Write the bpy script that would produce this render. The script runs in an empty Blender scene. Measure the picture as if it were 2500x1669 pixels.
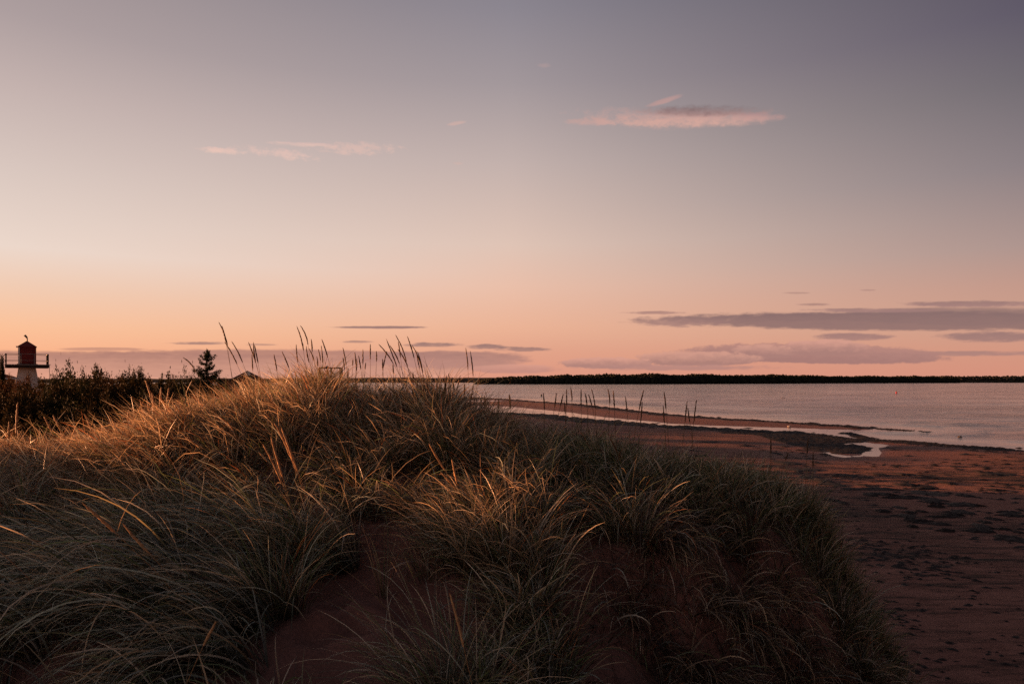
import bpy, bmesh, math, random
import numpy as np
from mathutils import Vector, Matrix

random.seed(7)
rng = np.random.default_rng(11)
C = bpy.context.scene.collection
S = bpy.context.scene
R = math.radians

# ------------------------------------------------------------------ camera
ZE = 4.2                      # eye height over the sea
F = 1666.7                    # focal length in photo pixels (24 mm lens)
HX, HY = 1250.0, 932.0        # horizon / optical centre in photo pixels
cam_d = bpy.data.cameras.new('camera')
cam = bpy.data.objects.new('camera', cam_d); C.objects.link(cam)
cam.location = (0, 0, ZE); cam.rotation_euler = (R(90), 0, 0)
cam_d.lens = 24; cam_d.sensor_width = 36; cam_d.sensor_fit = 'HORIZONTAL'
cam_d.shift_y = 0.039
cam_d.clip_start = 0.05; cam_d.clip_end = 60000
S.camera = cam
S.view_settings.view_transform = 'Standard'; S.view_settings.look = 'None'
S.view_settings.exposure = 1.4; S.view_settings.gamma = 1.0
S.view_settings.use_curve_mapping = False
S.cycles.use_denoising = False

# ------------------------------------------------------------------ sun
SUN_AZ, SUN_EL = -76.0, 4.6
az, el = R(SUN_AZ), R(SUN_EL)
sdir = Vector((math.sin(az)*math.cos(el), math.cos(az)*math.cos(el), math.sin(el)))
sun_d = bpy.data.lights.new('sun', 'SUN'); sun_d.energy = 5.0; sun_d.angle = R(0.6)
sun_d.color = (1.0, 0.41, 0.175)
sun = bpy.data.objects.new('sun', sun_d); C.objects.link(sun)
sun.rotation_euler = (-sdir).to_track_quat('-Z', 'Y').to_euler()
sun.location = (-40, 20, 30)

def lin(c):
    o = []
    for v in c[:3]:
        v = v/255.0
        o.append(v/12.92 if v <= 0.04045 else ((v+0.055)/1.055)**2.4)
    return tuple(o)+(1.0,)

# ------------------------------------------------------------------ world
W = bpy.data.worlds.new('World'); S.world = W; W.use_nodes = True
nt = W.node_tree; nt.nodes.clear(); N = nt.nodes; Lk = nt.links
def node(tree, typ, **kw):
    n = tree.nodes.new(typ)
    for k, v in kw.items(): setattr(n, k, v)
    return n
def mth(tree, op, a, b=None, c=None, clamp=False):
    n = tree.nodes.new('ShaderNodeMath'); n.operation = op; n.use_clamp = clamp
    for i, v in enumerate((a, b, c)):
        if v is None: continue
        if isinstance(v, (int, float)): n.inputs[i].default_value = v
        else: tree.links.new(v, n.inputs[i])
    return n.outputs[0]
tc = node(nt, 'ShaderNodeTexCoord')
sep = node(nt, 'ShaderNodeSeparateXYZ'); Lk.new(tc.outputs['Generated'], sep.inputs[0])
elv = mth(nt, 'MULTIPLY', mth(nt, 'ARCSINE', sep.outputs[2]), 57.29578)
azv = mth(nt, 'MULTIPLY', mth(nt, 'ARCTAN2', sep.outputs[0], sep.outputs[1]), 57.29578)
dco = mth(nt, 'COSINE', mth(nt, 'MULTIPLY', mth(nt, 'SUBTRACT', azv, -80.0), 0.0174533))
sfac = mth(nt, 'MULTIPLY', mth(nt, 'SUBTRACT', 1.0, dco), 0.5)     # 0 towards the sun, 1 opposite
epos = mth(nt, 'DIVIDE', mth(nt, 'ADD', elv, 5.0), 95.0, clamp=True)
def ramp(stops):
    n = node(nt, 'ShaderNodeValToRGB'); cr = n.color_ramp
    els = cr.elements
    while len(els) > 1: els.remove(els[-1])
    for i, (e, c) in enumerate(stops):
        p = (e+5.0)/95.0
        q = els[0] if i == 0 else els.new(p)
        q.position = p; q.color = lin(c)
    Lk.new(epos, n.inputs[0]); return n.outputs[0]
Lr = ramp([(-5, (206,140,116)), (0.6, (222,152,122)), (2.0, (240,172,134)), (3.7, (240,184,146)), (6.4, (231,194,170)), (9.1, (226,206,194)),
           (14.3, (208,190,182)), (19.4, (188,170,166)), (23.6, (166,151,151)), (36, (118,110,116)), (60, (84,81,90)), (90, (50,50,58))])
Cr = ramp([(-5, (206,134,116)), (0.8, (214,147,125)), (2.5, (218,156,131)), (4.5, (226,171,143)), (7.9, (225,183,162)), (11.3, (215,188,174)),
           (17.7, (188,170,165)), (23.7, (156,145,148)), (28.7, (134,128,137)), (40, (94,90,99)), (60, (72,71,81)), (90, (50,50,58))])
Rr = ramp([(-5, (196,124,110)), (0.9, (204,141,121)), (2.2, (202,144,124)), (3.8, (198,150,131)), (6.4, (188,146,132)), (9.1, (167,142,136)),
           (14.3, (134,122,125)), (19.4, (109,102,108)), (23.6, (91,84,98)), (36, (60,58,68)), (60, (50,50,58)), (90, (50,50,58))])
Ar = ramp([(-5, (60,49,50)), (1.0, (74,59,60)), (6, (74,62,64)), (12, (66,59,64)), (22, (55,53,60)), (40, (50,50,58)), (60, (50,50,58)), (90, (50,50,58))])
def mixc(tree, f, a, b):
    n = tree.nodes.new('ShaderNodeMix'); n.data_type = 'RGBA'
    for i, v in ((0, f), (6, a), (7, b)):
        if isinstance(v, (int, float)): n.inputs[i].default_value = v
        elif isinstance(v, tuple): n.inputs[i].default_value = v
        else: tree.links.new(v, n.inputs[i])
    return n.outputs[2]
def seg(a, b):
    n = node(nt, 'ShaderNodeMapRange'); n.clamp = True
    Lk.new(sfac, n.inputs[0]); n.inputs[1].default_value = a; n.inputs[2].default_value = b
    return n.outputs[0]
sky = mixc(nt, seg(0.134, 0.413), Lr, Cr)
sky = mixc(nt, seg(0.413, 0.727), sky, Rr)
sky = mixc(nt, seg(0.727, 1.0), sky, Ar)
# cloud texture shared by all clouds
cv = node(nt, 'ShaderNodeCombineXYZ'); Lk.new(mth(nt, 'MULTIPLY', azv, 0.70), cv.inputs[0]); Lk.new(mth(nt, 'MULTIPLY', elv, 3.2), cv.inputs[1])
n1 = node(nt, 'ShaderNodeTexNoise'); n1.inputs['Scale'].default_value = 1.0; n1.inputs['Detail'].default_value = 7; n1.inputs['Roughness'].default_value = 0.62
Lk.new(cv.outputs[0], n1.inputs['Vector'])
cv2 = node(nt, 'ShaderNodeCombineXYZ'); Lk.new(mth(nt, 'MULTIPLY', azv, 1.1), cv2.inputs[0]); Lk.new(mth(nt, 'MULTIPLY', elv, 2.0), cv2.inputs[1]); cv2.inputs[2].default_value = 7.3
n2 = node(nt, 'ShaderNodeTexNoise'); n2.inputs['Scale'].default_value = 1.3; n2.inputs['Detail'].default_value = 6; n2.inputs['Roughness'].default_value = 0.6
Lk.new(cv2.outputs[0], n2.inputs['Vector'])
ns = mth(nt, 'SUBTRACT', n1.outputs[0], 0.5)
nb = mth(nt, 'SUBTRACT', n2.outputs[0], 0.5)
# node group: one soft cloud
g = bpy.data.node_groups.new('cloud', 'ShaderNodeTree')
for nm, ty in (('sky', 'NodeSocketColor'), ('az', 'NodeSocketFloat'), ('el', 'NodeSocketFloat'), ('ns', 'NodeSocketFloat'), ('az0', 'NodeSocketFloat'), ('el0', 'NodeSocketFloat'),
               ('wa', 'NodeSocketFloat'), ('up', 'NodeSocketFloat'), ('dn', 'NodeSocketFloat'), ('slope', 'NodeSocketFloat'), ('amp', 'NodeSocketFloat'), ('soft', 'NodeSocketFloat'),
               ('alpha', 'NodeSocketFloat'), ('low', 'NodeSocketColor'), ('high', 'NodeSocketColor')):
    g.interface.new_socket(nm, in_out='INPUT', socket_type=ty)
g.interface.new_socket('out', in_out='OUTPUT', socket_type='NodeSocketColor')
gi = g.nodes.new('NodeGroupInput'); go = g.nodes.new('NodeGroupOutput'); I = gi.outputs
da = mth(g, 'SUBTRACT', I['az'], I['az0'])
de = mth(g, 'SUBTRACT', mth(g, 'SUBTRACT', I['el'], I['el0']), mth(g, 'MULTIPLY', da, I['slope']))
r1 = mth(g, 'DIVIDE', da, I['wa'])
up = mth(g, 'DIVIDE', mth(g, 'MAXIMUM', de, 0.0), I['up']); dn = mth(g, 'DIVIDE', mth(g, 'MAXIMUM', mth(g, 'MULTIPLY', de, -1.0), 0.0), I['dn'])
rr = mth(g, 'ADD', mth(g, 'MULTIPLY', r1, r1), mth(g, 'ADD', mth(g, 'MULTIPLY', up, up), mth(g, 'MULTIPLY', dn, dn)))
q = mth(g, 'ADD', mth(g, 'SUBTRACT', 1.0, rr), mth(g, 'MULTIPLY', I['ns'], I['amp']))
q = mth(g, 'DIVIDE', q, I['soft'], clamp=True)
q = mth(g, 'MULTIPLY', mth(g, 'MULTIPLY', q, q), mth(g, 'SUBTRACT', 3.0, mth(g, 'MULTIPLY', q, 2.0)))
hf = mth(g, 'ADD', mth(g, 'SUBTRACT', mth(g, 'MULTIPLY', up, 1.1), mth(g, 'MULTIPLY', dn, 0.6)), mth(g, 'MULTIPLY', I['ns'], 1.2))
hf = mth(g, 'ADD', hf, 0.25, clamp=True)
cc = mixc(g, hf, I['low'], I['high'])
g.links.new(mixc(g, mth(g, 'MULTIPLY', q, I['alpha']), I['sky'], cc), go.inputs[0])
def cloud(x, y, w, hu, hd, low, high, alpha=0.9, amp=1.9, soft=0.9, slope=0.0, fine=False):
    """a cloud of the real sky; x, y, w, h are read off the photograph and turned into azimuth / elevation"""
    global sky
    u = (x-HX)/F; v = (HY-y)/F; k = 1/math.sqrt(1+u*u)
    a0 = math.degrees(math.atan(u)); e0 = math.degrees(math.atan(v*k))
    wa = math.degrees(w/F)*k*k; up_ = math.degrees(hu/F)*k; dn_ = math.degrees(hd/F)*k
    n = nt.nodes.new('ShaderNodeGroup'); n.node_tree = g
    for s, o in (('sky', sky), ('az', azv), ('el', elv), ('ns', nb if fine else ns)): Lk.new(o, n.inputs[s])
    for s, o in (('az0', a0), ('el0', e0), ('wa', wa), ('up', up_), ('dn', dn_), ('amp', amp), ('soft', soft), ('alpha', alpha), ('slope', slope-math.sin(math.radians(e0))*math.cos(math.radians(e0))*u)): n.inputs[s].default_value = o
    n.inputs['low'].default_value = lin(low); n.inputs['high'].default_value = lin(high)
    sky = n.outputs[0]
dk, dk2, pk = (156,118,112), (140,108,106), (208,150,134)
# low bank on the left and centre
cloud(250, 905, 1150, 50, 70, (216,156,134), (172,122,110), 0.86, 0.5, 0.30)
cloud(700, 888, 640, 38, 40, (196,142,124), (166,118,109), 0.85, 0.6, 0.35)
cloud(1090, 876, 230, 22, 26, (176,128,118), (160,117,111), 0.85, 0.9, 0.5)
cloud(490, 838, 85, 5, 4, dk, dk2, 0.85, 2.0, 0.9); cloud(935, 799, 140, 4, 4, dk, dk2, 0.95, 1.5, 0.8); cloud(870, 834, 45, 4, 3.5, dk, dk2, 0.7, 2.0, 0.9)
cloud(1060, 842, 80, 8, 6, dk, dk2, 0.9, 2.0, 0.9); cloud(1190, 847, 60, 9, 6, dk, dk2, 0.9, 2.0, 0.9); cloud(1275, 853, 80, 8, 6, dk, dk2, 0.85, 2.2, 0.9)
cloud(640, 841, 45, 3.5, 3, dk, dk2, 0.6, 2.0, 0.9); cloud(250, 852, 120, 5, 5, (186,132,116), (170,122,110), 0.7, 0.6, 0.6)
cloud(1255, 901, 130, 14, 12, (184,132,122), (204,147,132), 0.8, 1.4, 0.6)
# dark bar on the right
cloud(2180, 785, 690, 29, 25, (142,109,106), (130,101,101), 0.97, 1.0, 0.55)
cloud(2340, 772, 330, 26, 26, (138,107,105), (128,101,101), 0.7, 0.6, 0.6)
cloud(1660, 784, 150, 15, 17, (156,118,113), dk2, 0.85, 2.2, 0.9)
cloud(1600, 763, 85, 5, 5, (168,126,118), dk, 0.85, 2.2, 0.9); cloud(2370, 743, 200, 11, 8, (156,119,116), (146,113,110), 0.92, 1.9, 0.8); cloud(2130, 757, 200, 6, 7, (156,119,116), (146,113,110), 0.85, 1.9, 0.9)
cloud(1985, 743, 48, 4, 4, dk, dk, 0.7); cloud(1943, 715, 36, 3, 3, dk, dk, 0.5); cloud(2120, 708, 24, 2.5, 2.5, dk, dk, 0.45)
cloud(2420, 822, 160, 15, 15, (154,117,113), (146,112,110), 0.92, 1.9, 0.8); cloud(2080, 823, 115, 12, 10, (160,120,115), (152,115,112), 0.92, 1.9, 0.8)
cloud(2330, 863, 330, 8, 7, (164,123,118), (160,121,116), 0.85, 1.9, 0.9)
# cumulus over the headland
cloud(1960, 869, 350, 34, 19, (158,116,112), (174,127,119), 0.95, 0.9, 0.35, -0.02, True)
cloud(2010, 850, 120, 24, 20, (164,121,115), (204,149,134), 0.95, 1.3, 0.4, 0, True)
cloud(1860, 858, 90, 20, 20, (164,121,115), (200,147,132), 0.9, 1.4, 0.4, 0, True)
cloud(1700, 880, 170, 26, 14, (162,120,114), (202,148,132), 0.92, 1.4, 0.4, 0, True)
cloud(1480, 888, 130, 18, 12, (164,122,116), (206,150,134), 0.9, 1.4, 0.4, 0, True)
cloud(1640, 897, 280, 9, 9, (172,127,120), (178,131,123), 0.85, 1.9, 0.9)
# pink cloud high on the right and its scraps
cloud(1650, 290, 275, 28, 26, (208,161,149), (204,157,147), 0.75, 2.2, 1.6, 0, True)
cloud(1720, 292, 190, 20, 18, (211,163,150), (205,157,147), 0.55, 1.6, 1.5)
cloud(1705, 275, 185, 19, 12, (150,120,118), (114,96,98), 0.95, 1.6, 1.4, 0, True)
cloud(1660, 272, 60, 10, 8, (150,122,120), (128,107,108), 0.5, 1.5, 1.3)
cloud(1640, 301, 210, 11, 10, (215,167,152), (212,163,149), 0.55, 2.6, 1.5, 0, True)
cloud(1450, 298, 90, 11, 9, (202,158,148), (196,154,145), 0.6, 1.8, 1.2, 0, True)
cloud(1850, 287, 80, 14, 12, (198,152,144), (170,132,130), 0.6, 1.8, 1.2, 0, True)
cloud(1622, 246, 50, 7, 8, (196,150,142), (188,146,140), 0.6, 1.2, 1.0, 0.28)
cloud(1328, 160, 20, 6, 6, (182,152,148), (176,148,146), 0.35, 1.4, 1.0); cloud(1115, 301, 28, 5, 5, (212,172,160), (204,168,158), 0.5, 1.4, 1.0, 0.15)
# thin wisps on the left
cloud(545, 369, 72, 9, 8, (236,194,178), (230,190,176), 0.7, 2.6, 1.3, -0.08, True); cloud(680, 374, 120, 13, 13, (230,190,176), (226,186,174), 0.6, 3.6, 1.4, -0.12, True)
cloud(745, 353, 110, 6, 6, (230,190,176), (226,186,174), 0.6, 3.0, 1.3, -0.05); cloud(875, 364, 125, 17, 14, (226,186,172), (220,182,170), 0.5, 4.2, 1.4, 0, True)
cloud(1118, 399, 16, 4, 4, (212,172,160), (204,168,158), 0.3, 1.6, 1.0)
nis = node(nt, 'ShaderNodeTexSky'); nis.sky_type = 'NISHITA'; nis.sun_disc = False
nis.sun_elevation = R(SUN_EL); nis.sun_rotation = R(SUN_AZ)
bg = node(nt, 'ShaderNodeBackground'); bg.inputs[1].default_value = 0.425
bg2 = node(nt, 'ShaderNodeBackground'); bg2.inputs[1].default_value = 0.05
mx = node(nt, 'ShaderNodeMixShader'); mx.inputs[0].default_value = 0.04
out = node(nt, 'ShaderNodeOutputWorld')
Lk.new(sky, bg.inputs[0]); Lk.new(nis.outputs[0], bg2.inputs[0])
Lk.new(bg.outputs[0], mx.inputs[1]); Lk.new(bg2.outputs[0], mx.inputs[2]); Lk.new(mx.outputs[0], out.inputs[0])

# ------------------------------------------------------------------ helpers
def P(x, y, Y):
    """photo pixel at forward distance Y -> point in the place"""
    return np.array((Y*(x-HX)/F, Y, ZE+Y*(HY-y)/F))
def link(o, parent=None):
    C.objects.link(o)
    if parent: o.parent = parent
    return o
def tag(o, label=None, cat=None, group=None, kind=None):
    if label: o['label'] = label
    if cat: o['category'] = cat
    if group: o['group'] = group
    if kind: o['kind'] = kind
    return o
def empty(name, loc, rz=0, label=None, cat=None, group=None):
    o = bpy.data.objects.new(name, None); C.objects.link(o); o.location = loc; o.rotation_euler = (0, 0, rz)
    o.empty_display_size = 0.2
    return tag(o, label, cat, group)
def npmesh(name, v, quads=None, tris=None, smooth=True, cols=None):
    me = bpy.data.meshes.new(name)
    v = np.asarray(v, np.float32).reshape(-1, 3)
    me.vertices.add(len(v)); me.vertices.foreach_set('co', v.ravel())
    parts, tot = [], []
    if quads is not None and len(quads): parts.append(np.asarray(quads, np.int32).ravel()); tot.append(np.full(len(quads), 4, np.int32))
    if tris is not None and len(tris): parts.append(np.asarray(tris, np.int32).ravel()); tot.append(np.full(len(tris), 3, np.int32))
    idx = np.concatenate(parts); tt = np.concatenate(tot)
    me.loops.add(len(idx)); me.loops.foreach_set('vertex_index', idx)
    st = np.zeros(len(tt), np.int32); st[1:] = np.cumsum(tt)[:-1]
    me.polygons.add(len(tt)); me.polygons.foreach_set('loop_start', st)
    me.polygons.foreach_set('use_smooth', np.full(len(tt), smooth))
    me.update(calc_edges=True)
    if cols is not None:
        a = me.color_attributes.new('col', 'FLOAT_COLOR', 'POINT')
        c = np.ones((len(v), 4), np.float32); c[:, :3] = cols
        a.data.foreach_set('color', c.ravel())
    return me
def attr(me, nm, vals):
    a = me.attributes.new(nm, 'FLOAT', 'POINT'); a.data.foreach_set('value', np.asarray(vals, np.float32))
def mobj(name, me, mat, parent=None):
    o = bpy.data.objects.new(name, me); me.materials.append(mat); return link(o, parent)
class MB:
    """collects boxes, prisms and tubes and links them as ONE mesh object"""
    def __init__(s): s.bm = bmesh.new()
    def box(s, a, b, rot=None, c=None):
        vs = bmesh.ops.create_cube(s.bm, size=1)['verts']
        a, b = Vector(a), Vector(b); d = b-a; m = (a+b)/2
        for v in vs: v.co = Vector((v.co.x*d.x, v.co.y*d.y, v.co.z*d.z))+m
        return s
    def frustum(s, z0, h0, z1, h1, cx=0, cy=0):
        lo = [s.bm.verts.new((cx+x*h0, cy+y*h0, z0)) for x, y in ((-1,-1),(1,-1),(1,1),(-1,1))]
        hi = [s.bm.verts.new((cx+x*h1, cy+y*h1, z1)) for x, y in ((-1,-1),(1,-1),(1,1),(-1,1))]
        for i in range(4): s.bm.faces.new((lo[i], lo[(i+1)%4], hi[(i+1)%4], hi[i]))
        s.bm.faces.new(hi); s.bm.faces.new(lo[::-1]); return s
    def tube(s, pts, rad, n=6):
        pts = [Vector(p) for p in pts]; rings = []
        for i, p in enumerate(pts):
            t = (pts[min(i+1, len(pts)-1)]-pts[max(i-1, 0)]).normalized()
            a = t.orthogonal().normalized(); b = t.cross(a)
            r = rad[i] if isinstance(rad, (list, tuple, np.ndarray)) else rad
            rings.append([s.bm.verts.new(p+(a*math.cos(6.28318*k/n)+b*math.sin(6.28318*k/n))*r) for k in range(n)])
        for A, B in zip(rings, rings[1:]):
            # align ring start
            off = min(range(n), key=lambda q: (B[q].co-A[0].co).length)
            for k in range(n): s.bm.faces.new((A[k], A[(k+1)%n], B[(k+1+off)%n], B[(k+off)%n]))
        s.bm.faces.new(rings[0][::-1]); s.bm.faces.new(rings[-1]); return s
    def poly(s, pts, faces):
        vs = [s.bm.verts.new(p) for p in pts]
        for f in faces: s.bm.faces.new([vs[i] for i in f])
        return s
    def mesh(s, name, bevel=0, smooth=False):
        bmesh.ops.recalc_face_normals(s.bm, faces=s.bm.faces)
        if bevel: bmesh.ops.bevel(s.bm, geom=s.bm.edges[:], offset=bevel, segments=1, affect='EDGES')
        me = bpy.data.meshes.new(name); s.bm.to_mesh(me); s.bm.free()
        if smooth:
            for p in me.polygons: p.use_smooth = True
        return me
    def build(s, name, mat, parent=None, bevel=0, smooth=False): return mobj(name, s.mesh(name, bevel, smooth), mat, parent)

def vnoise(x, y, seed=0):
    """smooth value noise, -1..1"""
    r = np.random.default_rng(seed).random((256, 256))*2-1
    xi = np.floor(x).astype(int); yi = np.floor(y).astype(int); fx = x-xi; fy = y-yi
    fx = fx*fx*(3-2*fx); fy = fy*fy*(3-2*fy)
    a = r[xi % 256, yi % 256]; b = r[(xi+1) % 256, yi % 256]; c = r[xi % 256, (yi+1) % 256]; d = r[(xi+1) % 256, (yi+1) % 256]
    return (a*(1-fx)+b*fx)*(1-fy)+(c*(1-fx)+d*fx)*fy
def fbm(x, y, seed=0, oct=4):
    s = 0; a = 1; t = 0
    for i in range(oct): s = s+a*vnoise(x*2**i+i*17.3, y*2**i-i*9.1, seed+i); t += a; a *= 0.5
    return s/t
def sstep(a, b, x):
    t = np.clip((x-a)/(b-a), 0, 1); return t*t*(3-2*t)

# ------------------------------------------------------------------ materials
def mat(name, base=(0.5,0.5,0.5), rough=0.8, spec=0.3, metal=0):
    m = bpy.data.materials.new(name); m.use_nodes = True
    b = m.node_tree.nodes['Principled BSDF']; b.inputs['Base Color'].default_value = tuple(base[:3])+(1,)
    b.inputs['Roughness'].default_value = rough; b.inputs['Specular IOR Level'].default_value = spec; b.inputs['Metallic'].default_value = metal
    return m, m.node_tree, b
def noise_tex(t, scale, detail=4, rough=0.55, vec=None):
    n = t.nodes.new('ShaderNodeTexNoise'); n.inputs['Scale'].default_value = scale; n.inputs['Detail'].default_value = detail; n.inputs['Roughness'].default_value = rough
    if vec is not None: t.links.new(vec, n.inputs['Vector'])
    return n.outputs[0]
def objco(t, sc=None, rotz=0):
    c = t.nodes.new('ShaderNodeTexCoord').outputs['Object']
    if sc:
        mp = t.nodes.new('ShaderNodeMapping'); mp.inputs['Scale'].default_value = sc; mp.inputs['Rotation'].default_value = (0, 0, rotz)
        t.links.new(c, mp.inputs[0]); return mp.outputs[0]
    return c
def rampf(t, fac, stops):
    n = t.nodes.new('ShaderNodeValToRGB'); e = n.color_ramp.elements
    while len(e) > 1: e.remove(e[-1])
    for i, (p, c) in enumerate(stops):
        q = e[0] if i == 0 else e.new(p)
        q.position = p; q.color = tuple(c[:3])+(1,)
    t.links.new(fac, n.inputs[0]); return n.outputs[0]
def bump(t, b, h, strength=0.4, dist=0.02):
    n = t.nodes.new('ShaderNodeBump'); n.inputs['Distance'].default_value = dist
    if isinstance(strength, (int, float)): n.inputs['Strength'].default_value = strength
    else: t.links.new(strength, n.inputs['Strength'])
    t.links.new(h, n.inputs['Height']); t.links.new(n.outputs[0], b.inputs['Normal'])
def noisy(name, c0, c1, scale, rough=0.85, spec=0.25, bstr=0.4, bdist=0.01, sc=None):
    m, t, b = mat(name, c0, rough, spec)
    v = objco(t, sc); n = noise_tex(t, scale, 5, 0.6, v)
    t.links.new(rampf(t, n, [(0.3, c0), (0.7, c1)]), b.inputs['Base Color']); bump(t, b, n, bstr, bdist); return m
def plantmat(name, trans=0.35, rough=0.45, spec=0.3):
    m, t, b = mat(name, (0.06,0.06,0.03), rough, spec)
    a = t.nodes.new('ShaderNodeAttribute'); a.attribute_name = 'col'
    t.links.new(a.outputs['Color'], b.inputs['Base Color'])
    tr = t.nodes.new('ShaderNodeBsdfTranslucent'); t.links.new(a.outputs['Color'], tr.inputs[0])
    x = t.nodes.new('ShaderNodeMixShader'); x.inputs[0].default_value = trans
    t.links.new(b.outputs[0], x.inputs[1]); t.links.new(tr.outputs[0], x.inputs[2]); t.links.new(x.outputs[0], t.nodes['Material Output'].inputs[0])
    return m
M_grass = plantmat('marram_blade', 0.42, 0.40, 0.6)
M_leaf = plantmat('shrub_leaf', 0.3, 0.75, 0.08)
M_bark = noisy('bark', (0.035,0.024,0.018), (0.07,0.05,0.038), 14)
M_stem = plantmat('seed_stalk', 0.15, 0.6, 0.2)
M_wood = noisy('weathered_timber', (0.022,0.015,0.012), (0.05,0.032,0.026), 9, sc=(1,1,0.15))
M_white = noisy('white_shingle', (0.50,0.47,0.44), (0.66,0.63,0.60), 6, 0.7, bstr=0.3)
M_red = noisy('red_boards', (0.13,0.010,0.009), (0.18,0.016,0.013), 5, 0.6)
M_redroof = noisy('red_roof', (0.13,0.014,0.014), (0.19,0.022,0.02), 8, 0.6)
M_grey = noisy('grey_metal', (0.16,0.15,0.15), (0.26,0.25,0.25), 8, 0.5, 0.4)
M_dark = noisy('dark_iron', (0.02,0.018,0.018), (0.04,0.035,0.034), 10, 0.5)
M_trim = noisy('white_trim', (0.62,0.6,0.58), (0.74,0.72,0.7), 7, 0.55)
M_shed = noisy('brown_red_shingle_roof', (0.14,0.04,0.028), (0.20,0.06,0.04), 9)
M_wall = noisy('cedar_wall', (0.12,0.08,0.06), (0.18,0.12,0.09), 6)
M_roofd = noisy('dark_shingle_roof', (0.045,0.03,0.028), (0.08,0.055,0.05), 9)
M_weed = noisy('dry_seaweed', (0.008,0.006,0.006), (0.03,0.018,0.015), 24, 0.75, 0.3, 0.8, 0.01)
M_rock = noisy('pale_stone', (0.4,0.36,0.33), (0.55,0.5,0.46), 6)
M_buoy = noisy('buoy_red', (0.30,0.02,0.02), (0.36,0.03,0.025), 5, 0.4)
M_drift = noisy('driftwood', (0.16,0.12,0.10), (0.24,0.19,0.16), 6)
M_forest = plantmat('far_tree', 0.1, 0.8, 0.1)
M_hill = noisy('far_wooded_hill', (0.03,0.026,0.02), (0.05,0.04,0.03), 0.02, 0.95, 0.05, 0.0)

# red sand
def sandmat(name, beach):
    m, t, b = mat(name, (0.2,0.1,0.08), 0.9, 0.2)
    co = objco(t)
    n1_ = noise_tex(t, 1.3, 5, 0.6, co); n2_ = noise_tex(t, 60, 3, 0.6, co); n3_ = noise_tex(t, 9, 5, 0.65, co)
    k = 1.12 if beach else .90
    base = rampf(t, n1_, [(0.3, (0.188*k,0.085*k,0.066*k)), (0.7, (0.258*k,0.126*k,0.100*k))])
    grain = rampf(t, n2_, [(0.3, (0.72,0.7,0.7)), (0.7, (1.15,1.12,1.1))])
    mul = t.nodes.new('ShaderNodeMix'); mul.data_type = 'RGBA'; mul.blend_type = 'MULTIPLY'; mul.inputs[0].default_value = 1
    t.links.new(base, mul.inputs[6]); t.links.new(grain, mul.inputs[7]); col = mul.outputs[2]
    h = mth(t, 'ADD', mth(t, 'MULTIPLY', n3_, 0.7), mth(t, 'MULTIPLY', n2_, 0.25))
    if beach:
        # scraps of weed lying along the beach in drawn-out streaks
        st = noise_tex(t, 1.0, 8, 0.72, objco(t, (0.55, 3.0, 1.0), R(-32)))
        big = noise_tex(t, 0.16, 3, 0.5, co)
        sc_ = mth(t, 'ADD', st, mth(t, 'MULTIPLY', mth(t, 'SUBTRACT', big, 0.5), 0.55))
        f = t.nodes.new('ShaderNodeMapRange'); f.inputs[1].default_value = 0.49; f.inputs[2].default_value = 0.62; t.links.new(sc_, f.inputs[0])
        st2 = noise_tex(t, 1.0, 6, 0.75, objco(t, (1.5, 7.0, 1.0), R(-24)))
        f2 = t.nodes.new('ShaderNodeMapRange'); f2.inputs[1].default_value = 0.50; f2.inputs[2].default_value = 0.66; f2.inputs[4].default_value = .8
        t.links.new(mth(t, 'ADD', st2, mth(t, 'MULTIPLY', mth(t, 'SUBTRACT', big, 0.5), 0.3)), f2.inputs[0])
        fm = mth(t, 'MAXIMUM', f.outputs[0], f2.outputs[0])
        at = t.nodes.new('ShaderNodeAttribute'); at.attribute_name = 'litter'
        ff = mth(t, 'MULTIPLY', fm, at.outputs['Fac'], clamp=True)
        col = mixc(t, ff, col, (0.03,0.02,0.018,1))
        h = mth(t, 'ADD', h, mth(t, 'MULTIPLY', fm, 0.5))
        wt = t.nodes.new('ShaderNodeAttribute'); wt.attribute_name = 'wet'
        wn = mth(t, 'ADD', wt.outputs['Fac'], mth(t, 'MULTIPLY', mth(t, 'SUBTRACT', n1_, 0.5), 0.5), clamp=True)
        wn = mth(t, 'MULTIPLY', wn, wt.outputs['Fac'], clamp=True)
        col = mixc(t, mth(t, 'MULTIPLY', wn, 0.8), col, (0.075,0.026,0.02,1))
        t.links.new(mth(t, 'SUBTRACT', 0.92, mth(t, 'MULTIPLY', wn, 0.42)), b.inputs['Roughness'])
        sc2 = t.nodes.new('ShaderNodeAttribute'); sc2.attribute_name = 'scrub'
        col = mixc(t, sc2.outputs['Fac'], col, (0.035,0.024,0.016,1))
    t.links.new(col, b.inputs['Base Color']); bump(t, b, h, 0.9 if beach else 0.95, 0.03 if beach else 0.02)
    return m
M_sand = sandmat('red_dune_sand', False); M_beach = sandmat('red_beach_sand', True)
# sea
M_sea, t, b = mat('sea_water', (0.06,0.062,0.07), 0.08, 0.5)
b.inputs['IOR'].default_value = 3.5
at = t.nodes.new('ShaderNodeAttribute'); at.attribute_name = 'chop'
co = objco(t)
w1 = noise_tex(t, 0.9, 6, 0.62, objco(t, (0.32, 1.0, 1.0), R(6))); w2 = noise_tex(t, 0.05, 4, 0.6, objco(t, (0.35, 1.0, 1.0), R(4)))
w2s = mth(t, 'MULTIPLY', mth(t, 'SUBTRACT', w2, 0.38), 4.0, clamp=True)
hgt = mth(t, 'MULTIPLY', w1, mth(t, 'ADD', 0.25, mth(t, 'MULTIPLY', w2s, 1.1)))
bump(t, b, hgt, at.outputs['Fac'], 0.55)

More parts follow.
